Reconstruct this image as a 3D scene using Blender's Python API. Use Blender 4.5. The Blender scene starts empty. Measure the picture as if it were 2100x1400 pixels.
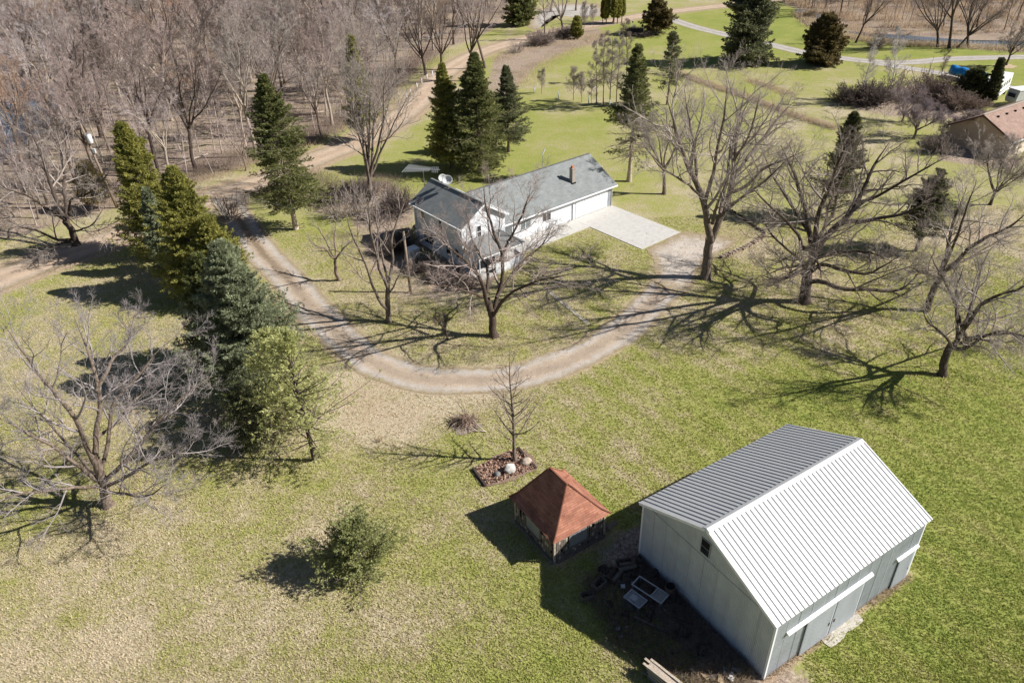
import bpy, math
import numpy as np
from mathutils import Vector, Matrix
sc = bpy.context.scene
R_ = math.radians
# ------------------------------------------------------------------ camera
CAM_H, F_PX, PITCH, ROLL = 36.0, 1528.39, 0.571505, -0.034697
IW, IH = 2100.0, 1400.0
_cp, _sp = math.cos(PITCH), math.sin(PITCH)
_F = np.array([0, _cp, -_sp]); _X = np.array([1., 0, 0]); _U = np.array([0, _sp, _cp])
CR = math.cos(ROLL) * _X + math.sin(ROLL) * _U
CU = -math.sin(ROLL) * _X + math.cos(ROLL) * _U
cam_d = bpy.data.cameras.new('camera'); cam = bpy.data.objects.new('camera', cam_d)
sc.collection.objects.link(cam); sc.camera = cam
cam_d.sensor_width = 36.0; cam_d.lens = 36.0 * F_PX / IW; cam_d.clip_start = 0.5; cam_d.clip_end = 4000
cam.matrix_world = Matrix(((CR[0], CU[0], -_F[0], 0), (CR[1], CU[1], -_F[1], 0), (CR[2], CU[2], -_F[2], CAM_H), (0, 0, 0, 1)))
# ------------------------------------------------------------------ light
SUN_AZ, SUN_EL = 174.0, 38.5          # direction the light travels, height of the sun
w = bpy.data.worlds.new('World'); sc.world = w; w.use_nodes = True
nt = w.node_tree; bg = nt.nodes['Background']
sky = nt.nodes.new('ShaderNodeTexSky'); sky.sky_type = 'NISHITA'; sky.sun_disc = False
sky.sun_elevation = R_(SUN_EL); sky.sun_rotation = R_(96); sky.air_density = 0.7; sky.dust_density = 0.3
nt.links.new(sky.outputs[0], bg.inputs[0]); bg.inputs[1].default_value = 0.05
sd = bpy.data.lights.new('sun', 'SUN'); sd.energy = 4.9; sd.angle = R_(0.5); sd.color = (1.0, 0.965, 0.915)
so = bpy.data.objects.new('sun', sd); sc.collection.objects.link(so)
_d = Vector((math.cos(R_(SUN_AZ)) * math.cos(R_(SUN_EL)), math.sin(R_(SUN_AZ)) * math.cos(R_(SUN_EL)), -math.sin(R_(SUN_EL))))
so.rotation_euler = _d.to_track_quat('-Z', 'Y').to_euler(); so.location = (60, 0, 60)
sc.view_settings.view_transform = 'Standard'; sc.view_settings.look = 'None'
sc.view_settings.exposure = 0.64; sc.view_settings.gamma = 1.0; sc.view_settings.use_curve_mapping = False
sc.cycles.max_bounces = 5; sc.cycles.diffuse_bounces = 2; sc.cycles.glossy_bounces = 2
sc.cycles.transmission_bounces = 3; sc.cycles.transparent_max_bounces = 6
sc.cycles.use_adaptive_sampling = True; sc.cycles.adaptive_threshold = 0.01

# ------------------------------------------------------------------ surveying: ground point seen at a photo pixel
def ray(px, py):
    return _F + (px - IW / 2) / F_PX * CR - (py - IH / 2) / F_PX * CU
def G(px, py, z=0.0):
    d = ray(px, py); t = (z - CAM_H) / d[2]; return np.array([d[0] * t, d[1] * t, z])
def PY(px, py, y):                     # point of that ray on the upright plane at distance y
    d = ray(px, py); t = y / d[1]; return np.array([d[0] * t, y, CAM_H + d[2] * t])
def height(b, top):
    B = G(*b); d = ray(*top); t = B[1] / d[1]; return CAM_H + d[2] * t
# ------------------------------------------------------------------ scene helpers
COL = sc.collection
def thing(name, label, cat, loc=(0, 0, 0), rz=0.0, group=None):
    o = bpy.data.objects.new(name, None); COL.objects.link(o); o.empty_display_size = .3
    o.location = loc; o.rotation_euler = (0, 0, rz); o['label'] = label; o['category'] = cat
    if group: o['group'] = group
    return o
def tag(o, label, cat, group=None):
    o['label'] = label; o['category'] = cat
    if group: o['group'] = group
    return o
def link(name, me, mat, parent=None, loc=None, rz=None):
    if mat is not None and not me.materials: me.materials.append(mat)
    o = bpy.data.objects.new(name, me); COL.objects.link(o)
    if parent is not None: o.parent = parent
    if loc is not None: o.location = loc
    if rz is not None: o.rotation_euler = (0, 0, rz)
    return o
def mesh_np(name, V, F, smooth=True, attr=None):
    """V (n,3), F (m,k) all faces the same size, or a list of such arrays"""
    me = bpy.data.meshes.new(name)
    Fs = F if isinstance(F, list) else [F]
    Fs = [np.asarray(f, np.int32) for f in Fs if len(f)]
    V = np.asarray(V, np.float32)
    me.vertices.add(len(V)); me.vertices.foreach_set('co', V.ravel())
    idx = np.concatenate([f.ravel() for f in Fs]); sizes = np.concatenate([np.full(len(f), f.shape[1], np.int32) for f in Fs])
    me.loops.add(len(idx)); me.loops.foreach_set('vertex_index', idx)
    me.polygons.add(len(sizes))
    me.polygons.foreach_set('loop_start', np.concatenate([[0], np.cumsum(sizes)[:-1]]).astype(np.int32))
    me.polygons.foreach_set('use_smooth', np.full(len(sizes), smooth))
    if attr:
        for k, a in attr.items():
            at = me.attributes.new(k, 'FLOAT', 'POINT'); at.data.foreach_set('value', np.asarray(a, np.float32))
    me.update(calc_edges=True); return me
class MB:
    """collects boxes, bars, prisms and lathes into one mesh"""
    def __init__(s): s.v = []; s.f = []
    def add(s, vs, fs):
        n = len(s.v); s.v += [tuple(map(float, x)) for x in vs]; s.f += [tuple(n + i for i in f) for f in fs]; return s
    def box(s, x0, x1, y0, y1, z0, z1):
        return s.add([(x0, y0, z0), (x1, y0, z0), (x1, y1, z0), (x0, y1, z0), (x0, y0, z1), (x1, y0, z1), (x1, y1, z1), (x0, y1, z1)],
                     [(3, 2, 1, 0), (4, 5, 6, 7), (0, 1, 5, 4), (1, 2, 6, 5), (2, 3, 7, 6), (3, 0, 4, 7)])
    def bar(s, a, b, w=.05, h=None, up=(0, 0, 1)):
        a = np.array(a, float); b = np.array(b, float); h = h or w; d = b - a; d /= np.linalg.norm(d)
        up = np.array(up, float)
        if abs(d @ up) > .97: up = np.array([1., 0, 0])
        x = np.cross(d, up); x /= np.linalg.norm(x); y = np.cross(x, d)
        q = [a + x * i * w / 2 + y * j * h / 2 for i, j in ((-1, -1), (1, -1), (1, 1), (-1, 1))] + [b + x * i * w / 2 + y * j * h / 2 for i, j in ((-1, -1), (1, -1), (1, 1), (-1, 1))]
        return s.add(q, [(3, 2, 1, 0), (4, 5, 6, 7), (0, 1, 5, 4), (1, 2, 6, 5), (2, 3, 7, 6), (3, 0, 4, 7)])
    def tube(s, pts, rs, n=10, cap=True):
        pts = np.array(pts, float); m = len(pts); rs = np.broadcast_to(rs, (m,)); V = []
        for i in range(m):
            d = pts[min(i + 1, m - 1)] - pts[max(i - 1, 0)]; d /= np.linalg.norm(d)
            a = np.cross(d, (0, 0, 1) if abs(d[2]) < .9 else (1, 0, 0)); a /= np.linalg.norm(a); b = np.cross(d, a)
            for k in range(n):
                t = 2 * math.pi * k / n; V.append(pts[i] + rs[i] * (a * math.cos(t) + b * math.sin(t)))
        fs = [(i * n + k, i * n + (k + 1) % n, (i + 1) * n + (k + 1) % n, (i + 1) * n + k) for i in range(m - 1) for k in range(n)]
        if cap: fs += [tuple(range(n - 1, -1, -1)), tuple((m - 1) * n + k for k in range(n))]
        return s.add(V, fs)
    def poly(s, pts, z0, z1):
        n = len(pts); V = [(p[0], p[1], z0) for p in pts] + [(p[0], p[1], z1) for p in pts]
        return s.add(V, [tuple(range(n - 1, -1, -1)), tuple(range(n, 2 * n))] + [(i, (i + 1) % n, n + (i + 1) % n, n + i) for i in range(n)])
    def prism(s, tri, axis_vec):
        tri = np.array(tri, float); n = len(tri); V = list(tri) + list(tri + np.array(axis_vec, float))
        return s.add(V, [tuple(range(n - 1, -1, -1)), tuple(range(n, 2 * n))] + [(i, (i + 1) % n, n + (i + 1) % n, n + i) for i in range(n)])
    def slab(s, quad, t):               # a sheet of thickness t below four points
        q = np.array(quad, float); nr = np.cross(q[1] - q[0], q[-1] - q[0]); nr /= np.linalg.norm(nr)
        if nr[2] < 0: nr = -nr
        return s.prism(q, -nr * t)
    def mesh(s, name, smooth=False, fix=True):
        me = bpy.data.meshes.new(name); me.from_pydata(s.v, [], s.f); me.update()
        if fix:
            import bmesh
            bm = bmesh.new(); bm.from_mesh(me); bmesh.ops.recalc_face_normals(bm, faces=bm.faces); bm.to_mesh(me); bm.free()
        if smooth:
            me.polygons.foreach_set('use_smooth', [True] * len(me.polygons))
        return me
    def build(s, name, mat, parent=None, smooth=False, loc=None, rz=None):
        return link(name, s.mesh(name, smooth), mat, parent, loc, rz)
# ------------------------------------------------------------------ materials
class NT:
    def __init__(s, name):
        s.m = bpy.data.materials.new(name); s.m.use_nodes = True; s.t = s.m.node_tree; s.N = s.t.nodes
        s.b = s.N['Principled BSDF']; s.b.inputs['Roughness'].default_value = .85; s.b.inputs['Specular IOR Level'].default_value = .25
    def n(s, typ, **kw):
        x = s.N.new(typ)
        for k, v in kw.items():
            if k in ('in_',):
                for i, val in v.items(): x.inputs[i].default_value = val
            else: setattr(x, k, v)
        return x
    def l(s, a, b): s.t.links.new(a, b)
    def coord(s, kind='Object'): return s.n('ShaderNodeTexCoord').outputs[kind]
    def noise(s, scale, detail=3, rough=.6, vec=None, dist=0):
        x = s.n('ShaderNodeTexNoise'); x.inputs['Scale'].default_value = scale; x.inputs['Detail'].default_value = detail
        x.inputs['Roughness'].default_value = rough; x.inputs['Distortion'].default_value = dist
        s.l(vec if vec is not None else s.coord(), x.inputs['Vector']); return x.outputs['Fac']
    def ramp(s, fac, stops):
        x = s.n('ShaderNodeValToRGB'); e = x.color_ramp.elements
        while len(e) < len(stops): e.new(.5)
        for i, (p, c) in enumerate(stops):
            e[i].position = p; e[i].color = (c, c, c, 1) if not hasattr(c, '__len__') else (*c, 1)
        s.l(fac, x.inputs[0]); return x.outputs[0]
    def mix(s, fac, a, b, mode='MIX'):
        x = s.n('ShaderNodeMix', data_type='RGBA', blend_type=mode)
        for val, i in ((fac, 0), (a, 6), (b, 7)):
            if hasattr(val, 'links') or isinstance(val, bpy.types.NodeSocket): s.l(val, x.inputs[i])
            else: x.inputs[i].default_value = val if i == 0 else ((*val, 1) if len(val) == 3 else val)
        return x.outputs[2]
    def math(s, op, a, b=0.0, clamp=False):
        x = s.n('ShaderNodeMath', operation=op, use_clamp=clamp)
        for val, i in ((a, 0), (b, 1)):
            if isinstance(val, bpy.types.NodeSocket): s.l(val, x.inputs[i])
            else: x.inputs[i].default_value = val
        return x.outputs[0]
    def scale(s, vec, k):
        x = s.n('ShaderNodeMapping'); x.inputs['Scale'].default_value = k; s.l(vec, x.inputs['Vector']); return x.outputs[0]
    def rot(s, vec, a):
        x = s.n('ShaderNodeMapping'); x.inputs['Rotation'].default_value = (0, 0, a); s.l(vec, x.inputs['Vector']); return x.outputs[0]
    def attr(s, name): return s.n('ShaderNodeAttribute', attribute_name=name).outputs['Fac']
    def bump(s, h, strength=.5, dist=.05):
        x = s.n('ShaderNodeBump'); x.inputs['Strength'].default_value = strength; x.inputs['Distance'].default_value = dist
        s.l(h, x.inputs['Height']); s.l(x.outputs[0], s.b.inputs['Normal'])
    def col(s, c):
        if isinstance(c, bpy.types.NodeSocket): s.l(c, s.b.inputs['Base Color'])
        else: s.b.inputs['Base Color'].default_value = (*c, 1)
        return s
    def rnd(s): return s.n('ShaderNodeObjectInfo').outputs['Random']

def plain(name, c, rough=.7, var=.18, scale=3.0, metal=0.0, spec=.3, bump=0.0, fine=None):
    m = NT(name); a = np.array(c); f = m.noise(scale, 4)
    col = m.ramp(f, [(.3, tuple(a * (1 - var))), (.7, tuple(np.minimum(a * (1 + var), .95)))])
    if fine:
        col = m.mix(.5, col, m.ramp(m.noise(fine, 2), [(.35, tuple(a * (1 - var * 1.6))), (.65, tuple(np.minimum(a * (1 + var * 1.6), .95)))]))
    m.col(col); m.b.inputs['Roughness'].default_value = rough; m.b.inputs['Metallic'].default_value = metal
    m.b.inputs['Specular IOR Level'].default_value = spec
    if bump: m.bump(m.noise(fine or scale * 4, 3), bump, .03)
    return m.m
def bark(name, dark, light, scale=3.0, hue=.25):
    m = NT(name); v = m.scale(m.coord(), (1, 1, .25)); f = m.noise(scale * 3, 4, .7, v)
    c = m.ramp(f, [(.35, dark), (.66, light)])
    r = m.rnd(); c = m.mix(m.math('MULTIPLY', r, hue), c, tuple(np.array(light) * [1.25, 1.0, .85]))
    m.col(c); m.b.inputs['Roughness'].default_value = .95; m.b.inputs['Specular IOR Level'].default_value = .1
    m.bump(f, .8, .05); return m.m
def twig(name, a, b, hue=(.2, .13, .1), amt=.4):
    m = NT(name); f = m.noise(.6, 3); c = m.ramp(f, [(.35, a), (.65, b)])
    c = m.mix(m.math('MULTIPLY', m.rnd(), amt), c, hue)
    m.col(c); m.b.inputs['Roughness'].default_value = .8; m.b.inputs['Specular IOR Level'].default_value = .2; return m.m
def needles(name, a, b, c3, tr=.38):
    m = NT(name); f = m.attr('v'); c = m.ramp(f, [(0, a), (.55, b), (1, c3)])
    big = m.noise(.7, 3); c = m.mix(m.ramp(big, [(.4, 0), (.7, .5)]), c, c3)
    m.col(c); m.b.inputs['Roughness'].default_value = .65; m.b.inputs['Specular IOR Level'].default_value = .2
    t = m.n('ShaderNodeBsdfTranslucent'); m.l(c, t.inputs[0]); x = m.n('ShaderNodeMixShader'); x.inputs[0].default_value = tr
    m.l(m.b.outputs[0], x.inputs[1]); m.l(t.outputs[0], x.inputs[2]); m.l(x.outputs[0], m.N['Material Output'].inputs[0]); return m.m

def grass_col(m, co, g):
    n1 = m.noise(4.2, 5, .78, co); n2 = m.noise(.8, 4, .65, co); n3 = m.noise(.16, 4, .6, co)
    streak = m.noise(6.0, 4, .75, m.scale(m.rot(co, .5), (1, .4, 1)))
    t = m.math('ADD', m.math('MULTIPLY', n1, 1.35), m.math('ADD', m.math('MULTIPLY', n2, .8), m.math('MULTIPLY', n3, .9)))
    t = m.math('ADD', m.math('SUBTRACT', t, 1.82), m.math('MULTIPLY', g, 1.36)); t = m.math('ADD', t, m.math('MULTIPLY', m.math('SUBTRACT', streak, .5), 1.0))
    c = m.ramp(t, [(.0, (.56, .475, .335)), (.25, (.45, .395, .22)), (.48, (.38, .37, .13)), (.75, (.335, .355, .096)), (1, (.272, .312, .076))])
    return c, t, n1, streak
def ground_mat():
    m = NT('lawn and leaf litter'); co = m.coord()
    g, lit, bare = m.attr('green'), m.attr('litter'), m.attr('bare')
    grass, t, n1, streak = grass_col(m, co, g)
    grass = m.mix(.75, grass, m.ramp(m.noise(7.5, 4, .8, m.scale(m.rot(co, .9), (1, .5, 1))), [(.36, .46), (.60, .92)]), 'MULTIPLY')  # mottle also puts the self-shade of grass blades into the ground colour
    litc = m.ramp(m.noise(3.6, 5, .8, co), [(.34, (.11, .08, .062)), (.5, (.32, .245, .19)), (.66, (.60, .49, .39))])
    litc = m.mix(m.ramp(m.noise(.22, 4, .65, co), [(.48, 0), (.68, .65)]), litc, (.26, .23, .12))
    litc = m.mix(m.ramp(m.noise(.12, 4, .65, m.scale(co, (1, 1.3, 1))), [(.5, 0), (.7, .55)]), litc, (.13, .095, .075))
    barec = m.ramp(m.noise(3.0, 5, .75, co), [(.3, (.25, .175, .115)), (.7, (.52, .40, .29))])
    sp = m.math('ADD', m.noise(9, 3, .8, co), m.math('MULTIPLY', m.noise(.35, 3, .6, co), .45)); grass = m.mix(m.ramp(sp, [(.87, 0), (.93, .75)]), grass, (.16, .10, .06))
    lm = m.ramp(m.math('ADD', lit, m.math('MULTIPLY', m.math('SUBTRACT', m.noise(1.3, 5, .7, co), .5), 1.1)), [(.38, 0), (.62, 1)])
    bm_ = m.ramp(m.math('ADD', bare, m.math('MULTIPLY', m.math('SUBTRACT', m.noise(1.9, 5, .75, co), .5), 1.3)), [(.35, 0), (.8, 1)])
    c = m.mix(lm, grass, litc); c = m.mix(bm_, c, barec)
    m.col(c); m.b.inputs['Roughness'].default_value = .95; m.b.inputs['Specular IOR Level'].default_value = .05
    m.bump(m.math('ADD', n1, streak), .5, .10); return m.m
def blade_mat():
    m = NT('grass blades'); co = m.coord(); grass, t, n1, streak = grass_col(m, co, m.attr('green'))
    c = m.mix(.8, grass, m.ramp(m.attr('v'), [(0, .95), (1, 1.5)]), 'MULTIPLY'); m.col(c); m.b.inputs['Roughness'].default_value = .8; m.b.inputs['Specular IOR Level'].default_value = .1
    tr = m.n('ShaderNodeBsdfTranslucent'); m.l(c, tr.inputs[0]); x = m.n('ShaderNodeMixShader'); x.inputs[0].default_value = .35
    m.l(m.b.outputs[0], x.inputs[1]); m.l(tr.outputs[0], x.inputs[2]); m.l(x.outputs[0], m.N['Material Output'].inputs[0]); return m.m
def gravel_mat(name, tan, grey, ruts=True, edge=(.30, .235, .145)):
    m = NT(name); co = m.coord(); u = m.attr('u')
    n = m.noise(1.3, 4, .7, co); f = m.noise(9, 4, .85, co); au = m.math('ABSOLUTE', u)
    rut = m.math('ADD', au, m.math('MULTIPLY', m.math('SUBTRACT', n, .5), .9))
    mid = tuple(np.array(tan) * .86)
    c = m.ramp(rut, [(.0, mid), (.16, mid), (.32, tan), (.5, tuple((np.array(tan) + grey) / 2)), (.72, grey), (1.0, grey)]) if ruts else m.ramp(n, [(.35, grey), (.65, tan)])
    c = m.mix(.6, c, m.ramp(f, [(.34, .62), (.58, 1.08)]), 'MULTIPLY')
    c = m.mix(.6, c, m.ramp(m.noise(.5, 5, .7, co), [(.35, .72), (.6, 1.0)]), 'MULTIPLY')
    mid_ = m.math('MULTIPLY', m.attr('arm'), m.ramp(m.math('ADD', au, m.math('MULTIPLY', m.math('SUBTRACT', m.noise(1.9, 4, .8, co), .5), .7)), [(.1, 1), (.28, 0)]))
    c = m.mix(m.math('MULTIPLY', mid_, .8), c, (.20, .145, .095))
    e = m.math('ADD', au, m.math('MULTIPLY', m.math('SUBTRACT', m.noise(1.6, 5, .8, co), .5), .9))
    c = m.mix(m.ramp(e, [(.62, 0), (.95, 1)]), c, m.mix(m.noise(2.2, 4, .8, co), tuple(np.array(edge) * .55), tuple(np.array(edge) * 1.5)))
    m.col(c); m.b.inputs['Roughness'].default_value = .95; m.b.inputs['Specular IOR Level'].default_value = .05; m.bump(f, .6, .05); return m.m
def shingle_mat(name, a, b, course=.16, tab=.3, streak=None):
    m = NT(name); br = m.n('ShaderNodeTexBrick'); m.l(m.coord('UV'), br.inputs['Vector'])
    br.inputs['Color1'].default_value = (*a, 1); br.inputs['Color2'].default_value = (*b, 1); br.inputs['Mortar'].default_value = (*(np.array(a) * .55), 1)
    br.inputs['Scale'].default_value = 1; br.inputs['Mortar Size'].default_value = .012; br.inputs['Brick Width'].default_value = tab; br.inputs['Row Height'].default_value = course
    c = m.mix(.4, br.outputs['Color'], m.ramp(m.noise(1.1, 4), [(.3, tuple(np.array(a) * .8)), (.7, tuple(np.array(b) * 1.15))]))
    c = m.mix(.5, c, m.ramp(m.noise(25, 2), [(.3, .65), (.7, 1.0)]), 'MULTIPLY')
    if streak: c = m.mix(m.ramp(m.noise(.9, 4, .6, m.scale(m.coord('UV'), (2.5, .5, 1))), [(.5, 0), (.8, .5)]), c, streak)
    m.col(c); m.b.inputs['Roughness'].default_value = .95; m.b.inputs['Specular IOR Level'].default_value = .1
    m.bump(br.outputs['Fac'], -.25, .008); return m.m
def lap_mat(name, a, pitch=.12, axis='Z', var=.06, dirt=(.4, .38, .34), depth=.02, rough=.6):
    m = NT(name); wv = m.n('ShaderNodeTexWave', wave_type='BANDS', bands_direction=axis, wave_profile='SAW'); m.l(m.coord(), wv.inputs['Vector'])
    wv.inputs['Scale'].default_value = .31416 / pitch; wv.inputs['Distortion'].default_value = 0
    c = m.ramp(m.noise(1.4, 4), [(.3, tuple(np.array(a) * (1 - var))), (.7, a)])
    c = m.mix(m.ramp(m.noise(.9, 5, .7), [(.55, 0), (.85, .5)]), c, dirt)
    c = m.mix(.55, c, m.ramp(wv.outputs['Fac'], [(.0, .6), (.14, 1.0)]), 'MULTIPLY')
    m.col(c); m.b.inputs['Roughness'].default_value = rough; m.bump(wv.outputs['Fac'], .5, depth); return m.m

def roof_mat():
    m = NT('white roof metal'); co = m.coord(); st = m.noise(2.0, 5, .7, m.scale(co, (1.6, .22, .3)))
    c = m.mix(m.ramp(st, [(.45, 0), (.75, .22)]), (.50, .50, .495), (.385, .375, .355)); c = m.mix(m.ramp(m.noise(.35, 3), [(.4, 0), (.7, .25)]), c, (.43, .44, .45))
    m.col(c); m.b.inputs['Roughness'].default_value = .6; m.b.inputs['Metallic'].default_value = .12; m.b.inputs['Specular IOR Level'].default_value = .4; m.bump(m.noise(.9, 3, .6, co), .25, .03); return m.m
M = dict(
    ground=ground_mat(),
    drive=gravel_mat('driveway gravel', (.47, .375, .285), (.50, .455, .41)),
    road=gravel_mat('dirt road', (.56, .425, .31), (.47, .375, .29)),
    fardrive=gravel_mat('pale gravel', (.46, .43, .385), (.50, .47, .43)), turn=gravel_mat('turnaround gravel', (.50, .43, .36), (.58, .52, .46), False), blades=blade_mat(),
    concrete=plain('concrete', (.50, .48, .445), .9, .07, .5, fine=2.2),
    apron=plain('old concrete', (.46, .42, .36), .9, .2, 1.5, fine=9, bump=.2),
    white=plain('white trim', (.78, .79, .80), .5, .05, 2),
    roofmetal=roof_mat(),
    glass=plain('dark glass', (.025, .03, .035), .08, .3, 1, spec=.6),
    curtain=plain('window with pale blind', (.16, .19, .20), .15, .3, 3, spec=.5),
    black=plain('black void', (.006, .006, .007), .9, .2),
    siding=lap_mat('white lap siding', (.74, .755, .78), .2, 'Z', .05, (.62, .63, .62)),
    tansiding=lap_mat('tan vertical siding', (.46, .34, .25), .3, 'X', .06, (.36, .27, .2)),
    creamsiding=plain('cream siding', (.70, .60, .48), .8, .06, 2),
    greyroof=shingle_mat('grey green shingles', (.21, .225, .222), (.29, .305, .30), .15, .45, (.27, .27, .25)),
    porchroof=shingle_mat('porch shingles', (.20, .20, .195), (.28, .28, .27), .15, .45),
    redroof=shingle_mat('red brown shingles', (.23, .095, .062), (.46, .215, .145), .145, .55, (.30, .15, .11)),
    brownroof=shingle_mat('brown shingles', (.30, .195, .155), (.42, .30, .245), .15, .5, (.30, .22, .18)),
    chimney=plain('chimney render', (.33, .29, .25), .9, .2, 3, fine=12),
    clay=plain('clay flue', (.5, .19, .10), .8, .15, 3),
    galv=plain('galvanised grey', (.52, .54, .56), .45, .08, 4, metal=.3, spec=.5),
    dish=plain('dish grey', (.50, .51, .50), .5, .08, 4),
    wood=plain('weathered grey wood', (.16, .135, .11), .95, .35, 4, fine=14, bump=.4),
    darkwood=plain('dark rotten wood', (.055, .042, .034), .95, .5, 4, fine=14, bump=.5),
    paleboard=plain('pale boards', (.42, .35, .28), .9, .3, 3, fine=12),
    pole=plain('pole timber', (.25, .19, .145), .95, .3, 2, fine=12),
    rock1=plain('pale boulder', (.50, .48, .45), .9, .2, 2.5, fine=12, bump=.5),
    rock2=plain('tan boulder', (.38, .31, .25), .9, .25, 2.5, fine=12, bump=.5),
    rock3=plain('dark boulder', (.17, .17, .165), .85, .25, 2.5, fine=12, bump=.5),
    mulch=plain('dead red leaves', (.24, .165, .125), .95, .6, 6, fine=18, bump=.9),
    ash=plain('ash and bark bits', (.26, .21, .18), .95, .5, 3, fine=14, bump=.9),
    rust=plain('rusty steel', (.10, .06, .045), .8, .4, 6, fine=20),
    dullmetal=plain('dull aluminium', (.30, .31, .32), .5, .12, 5, metal=.3),
    tarp=plain('blue tarpaulin', (.02, .20, .52), .55, .25, 1.5, bump=.6, fine=3),
    rv=plain('white motorhome paint', (.80, .80, .79), .35, .04, 1, spec=.5),
    rvstripe=plain('grey stripe', (.30, .31, .33), .4, .1, 2),
    tyre=plain('tyre rubber', (.02, .02, .02), .9, .2, 5),
    stonewall=plain('old bricks', (.36, .28, .22), .95, .35, 3, fine=11, bump=.5),
    paver=plain('pavers', (.36, .33, .27), .95, .25, 3, fine=11),
    seedtube=plain('pale blue seedling tube', (.42, .52, .54), .6, .1, 4),
    straw=plain('dry straw weeds', (.44, .335, .215), .95, .3, 1.2, fine=8),
    reed=plain('dry reeds', (.40, .285, .185), .95, .35, .25, fine=4),
    brush=plain('brown brush stems', (.22, .165, .135), .95, .35, .25, fine=4),
    water=plain('pond water', (.10, .125, .15), .22, .3, .3, spec=.6),
    trunk=bark('grey brown bark', (.085, .068, .055), (.27, .22, .18)),
    trunkdark=bark('dark ridged bark', (.035, .028, .024), (.125, .098, .080), 4),
    trunkpale=bark('pale bark', (.24, .20, .165), (.52, .45, .37)),
    birch=plain('white bark', (.60, .57, .52), .8, .15, 3),
    twig=twig('grey twigs', (.17, .135, .115), (.33, .275, .24)),
    twigpale=twig('pale twigs', (.25, .21, .185), (.46, .40, .355), (.36, .29, .24), .4),
    twigdark=twig('dark twigs', (.085, .066, .058), (.165, .13, .115), (.12, .09, .075)),
    twigwood=twig('woodland twigs', (.29, .245, .235), (.66, .58, .56), (.36, .25, .205), .7),
    twigred=twig('red budding twigs', (.24, .10, .10), (.36, .17, .16), (.3, .1, .1)),
    spruce=needles('dark spruce needles', (.06, .075, .025), (.165, .18, .062), (.36, .36, .14)),
    blue=needles('blue spruce needles', (.085, .10, .058), (.26, .29, .17), (.50, .53, .33)),
    cedar=needles('golden cedar sprays', (.10, .11, .03), (.30, .295, .075), (.56, .52, .15)),
    pine=needles('pale pine needles', (.22, .23, .08), (.46, .47, .18), (.66, .66, .32)),
    darkgreen=needles('dark juniper sprays', (.04, .046, .02), (.095, .10, .042), (.18, .18, .08)),
    greyspruce=needles('grey green needles', (.075, .085, .045), (.18, .19, .098), (.32, .32, .175)),
    rustyfir=needles('rusty green needles', (.06, .052, .022), (.15, .12, .05), (.28, .21, .095)),
)
# ------------------------------------------------------------------ ground
def smooth_path(pts, n=200):
    P = np.array(pts, float); Q = np.vstack([2 * P[0] - P[1], P, 2 * P[-1] - P[-2]]); out = []
    for i in range(1, len(Q) - 2):
        for t in np.linspace(0, 1, 16, endpoint=False):
            a, b, c, d = Q[i - 1], Q[i], Q[i + 1], Q[i + 2]
            out.append(.5 * ((2 * b) + (c - a) * t + (2 * a - 5 * b + 4 * c - d) * t * t + (3 * b - a - 3 * c + d) * t ** 3))
    out.append(P[-1]); out = np.array(out)
    s = np.concatenate([[0], np.cumsum(np.linalg.norm(np.diff(out, axis=0), axis=1))]); q = np.linspace(0, s[-1], n)
    return np.stack([np.interp(q, s, out[:, k]) for k in range(out.shape[1])], 1)
def seg_dist(X, Y, path):
    d = np.full(X.shape, 1e9)
    for a, b in zip(path[:-1], path[1:]):
        ab = b - a; L = ab @ ab + 1e-9
        t = np.clip(((X - a[0]) * ab[0] + (Y - a[1]) * ab[1]) / L, 0, 1)
        d = np.minimum(d, np.hypot(X - a[0] - t * ab[0], Y - a[1] - t * ab[1]))
    return d
def inside(X, Y, poly):
    c = np.zeros(X.shape, bool); n = len(poly)
    for i in range(n):
        x0, y0 = poly[i][:2]; x1, y1 = poly[(i + 1) % n][:2]
        if y0 == y1: continue
        c ^= ((y0 > Y) != (y1 > Y)) & (X < (x1 - x0) * (Y - y0) / (y1 - y0) + x0)
    return c
def soft(X, Y, poly, w):
    P = [np.array(p[:2], float) for p in poly]; d = seg_dist(X, Y, P + [P[0]]); s = np.where(inside(X, Y, poly), d, -d)
    return np.clip(.5 + s / (2 * w), 0, 1)
g2 = lambda pts: [G(*p)[:2] for p in pts]
ROAD = g2([(-160, 640), (0, 572), (120, 527), (240, 484), (330, 447), (450, 398), (560, 365), (650, 325), (740, 288), (830, 232), (875, 190), (915, 148), (975, 112), (1050, 88), (1140, 66), (1240, 47), (1330, 30), (1420, 19), (1500, 10), (1580, 0), (1700, -12), (1900, -30)])
DRIVE = g2([(462, 404), (492, 452), (530, 508), (585, 566), (650, 640), (715, 706), (785, 752), (870, 777), (960, 781), (1050, 774), (1140, 750), (1225, 711), (1295, 660), (1352, 604), (1392, 556), (1420, 500)])
FARDRIVE = g2([(1365, 36), (1430, 57), (1500, 74), (1580, 92), (1650, 108), (1720, 119), (1800, 127), (1870, 128), (1950, 121), (2100, 117), (2400, 108)])
BRANCH = g2([(1800, 130), (1880, 143), (1960, 156), (2050, 176), (2180, 200)])
WOODS = g2([(-400, 640), (-60, 500), (60, 478), (150, 452), (240, 425), (330, 398), (420, 368), (520, 336), (620, 300), (700, 262), (790, 205), (850, 145), (905, 105), (990, 72), (1060, 30), (1085, -20)]) + [np.array([20., 900.]), np.array([-1000., 900.]), np.array([-1000., 60.])]
WOODE = g2([(1560, -5), (1620, 12), (1700, 55), (1800, 82), (1900, 92), (2000, 102), (2100, 108), (2400, 120)]) + [np.array([1000., 200.]), np.array([1000., 900.]), np.array([60., 900.])]
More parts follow.
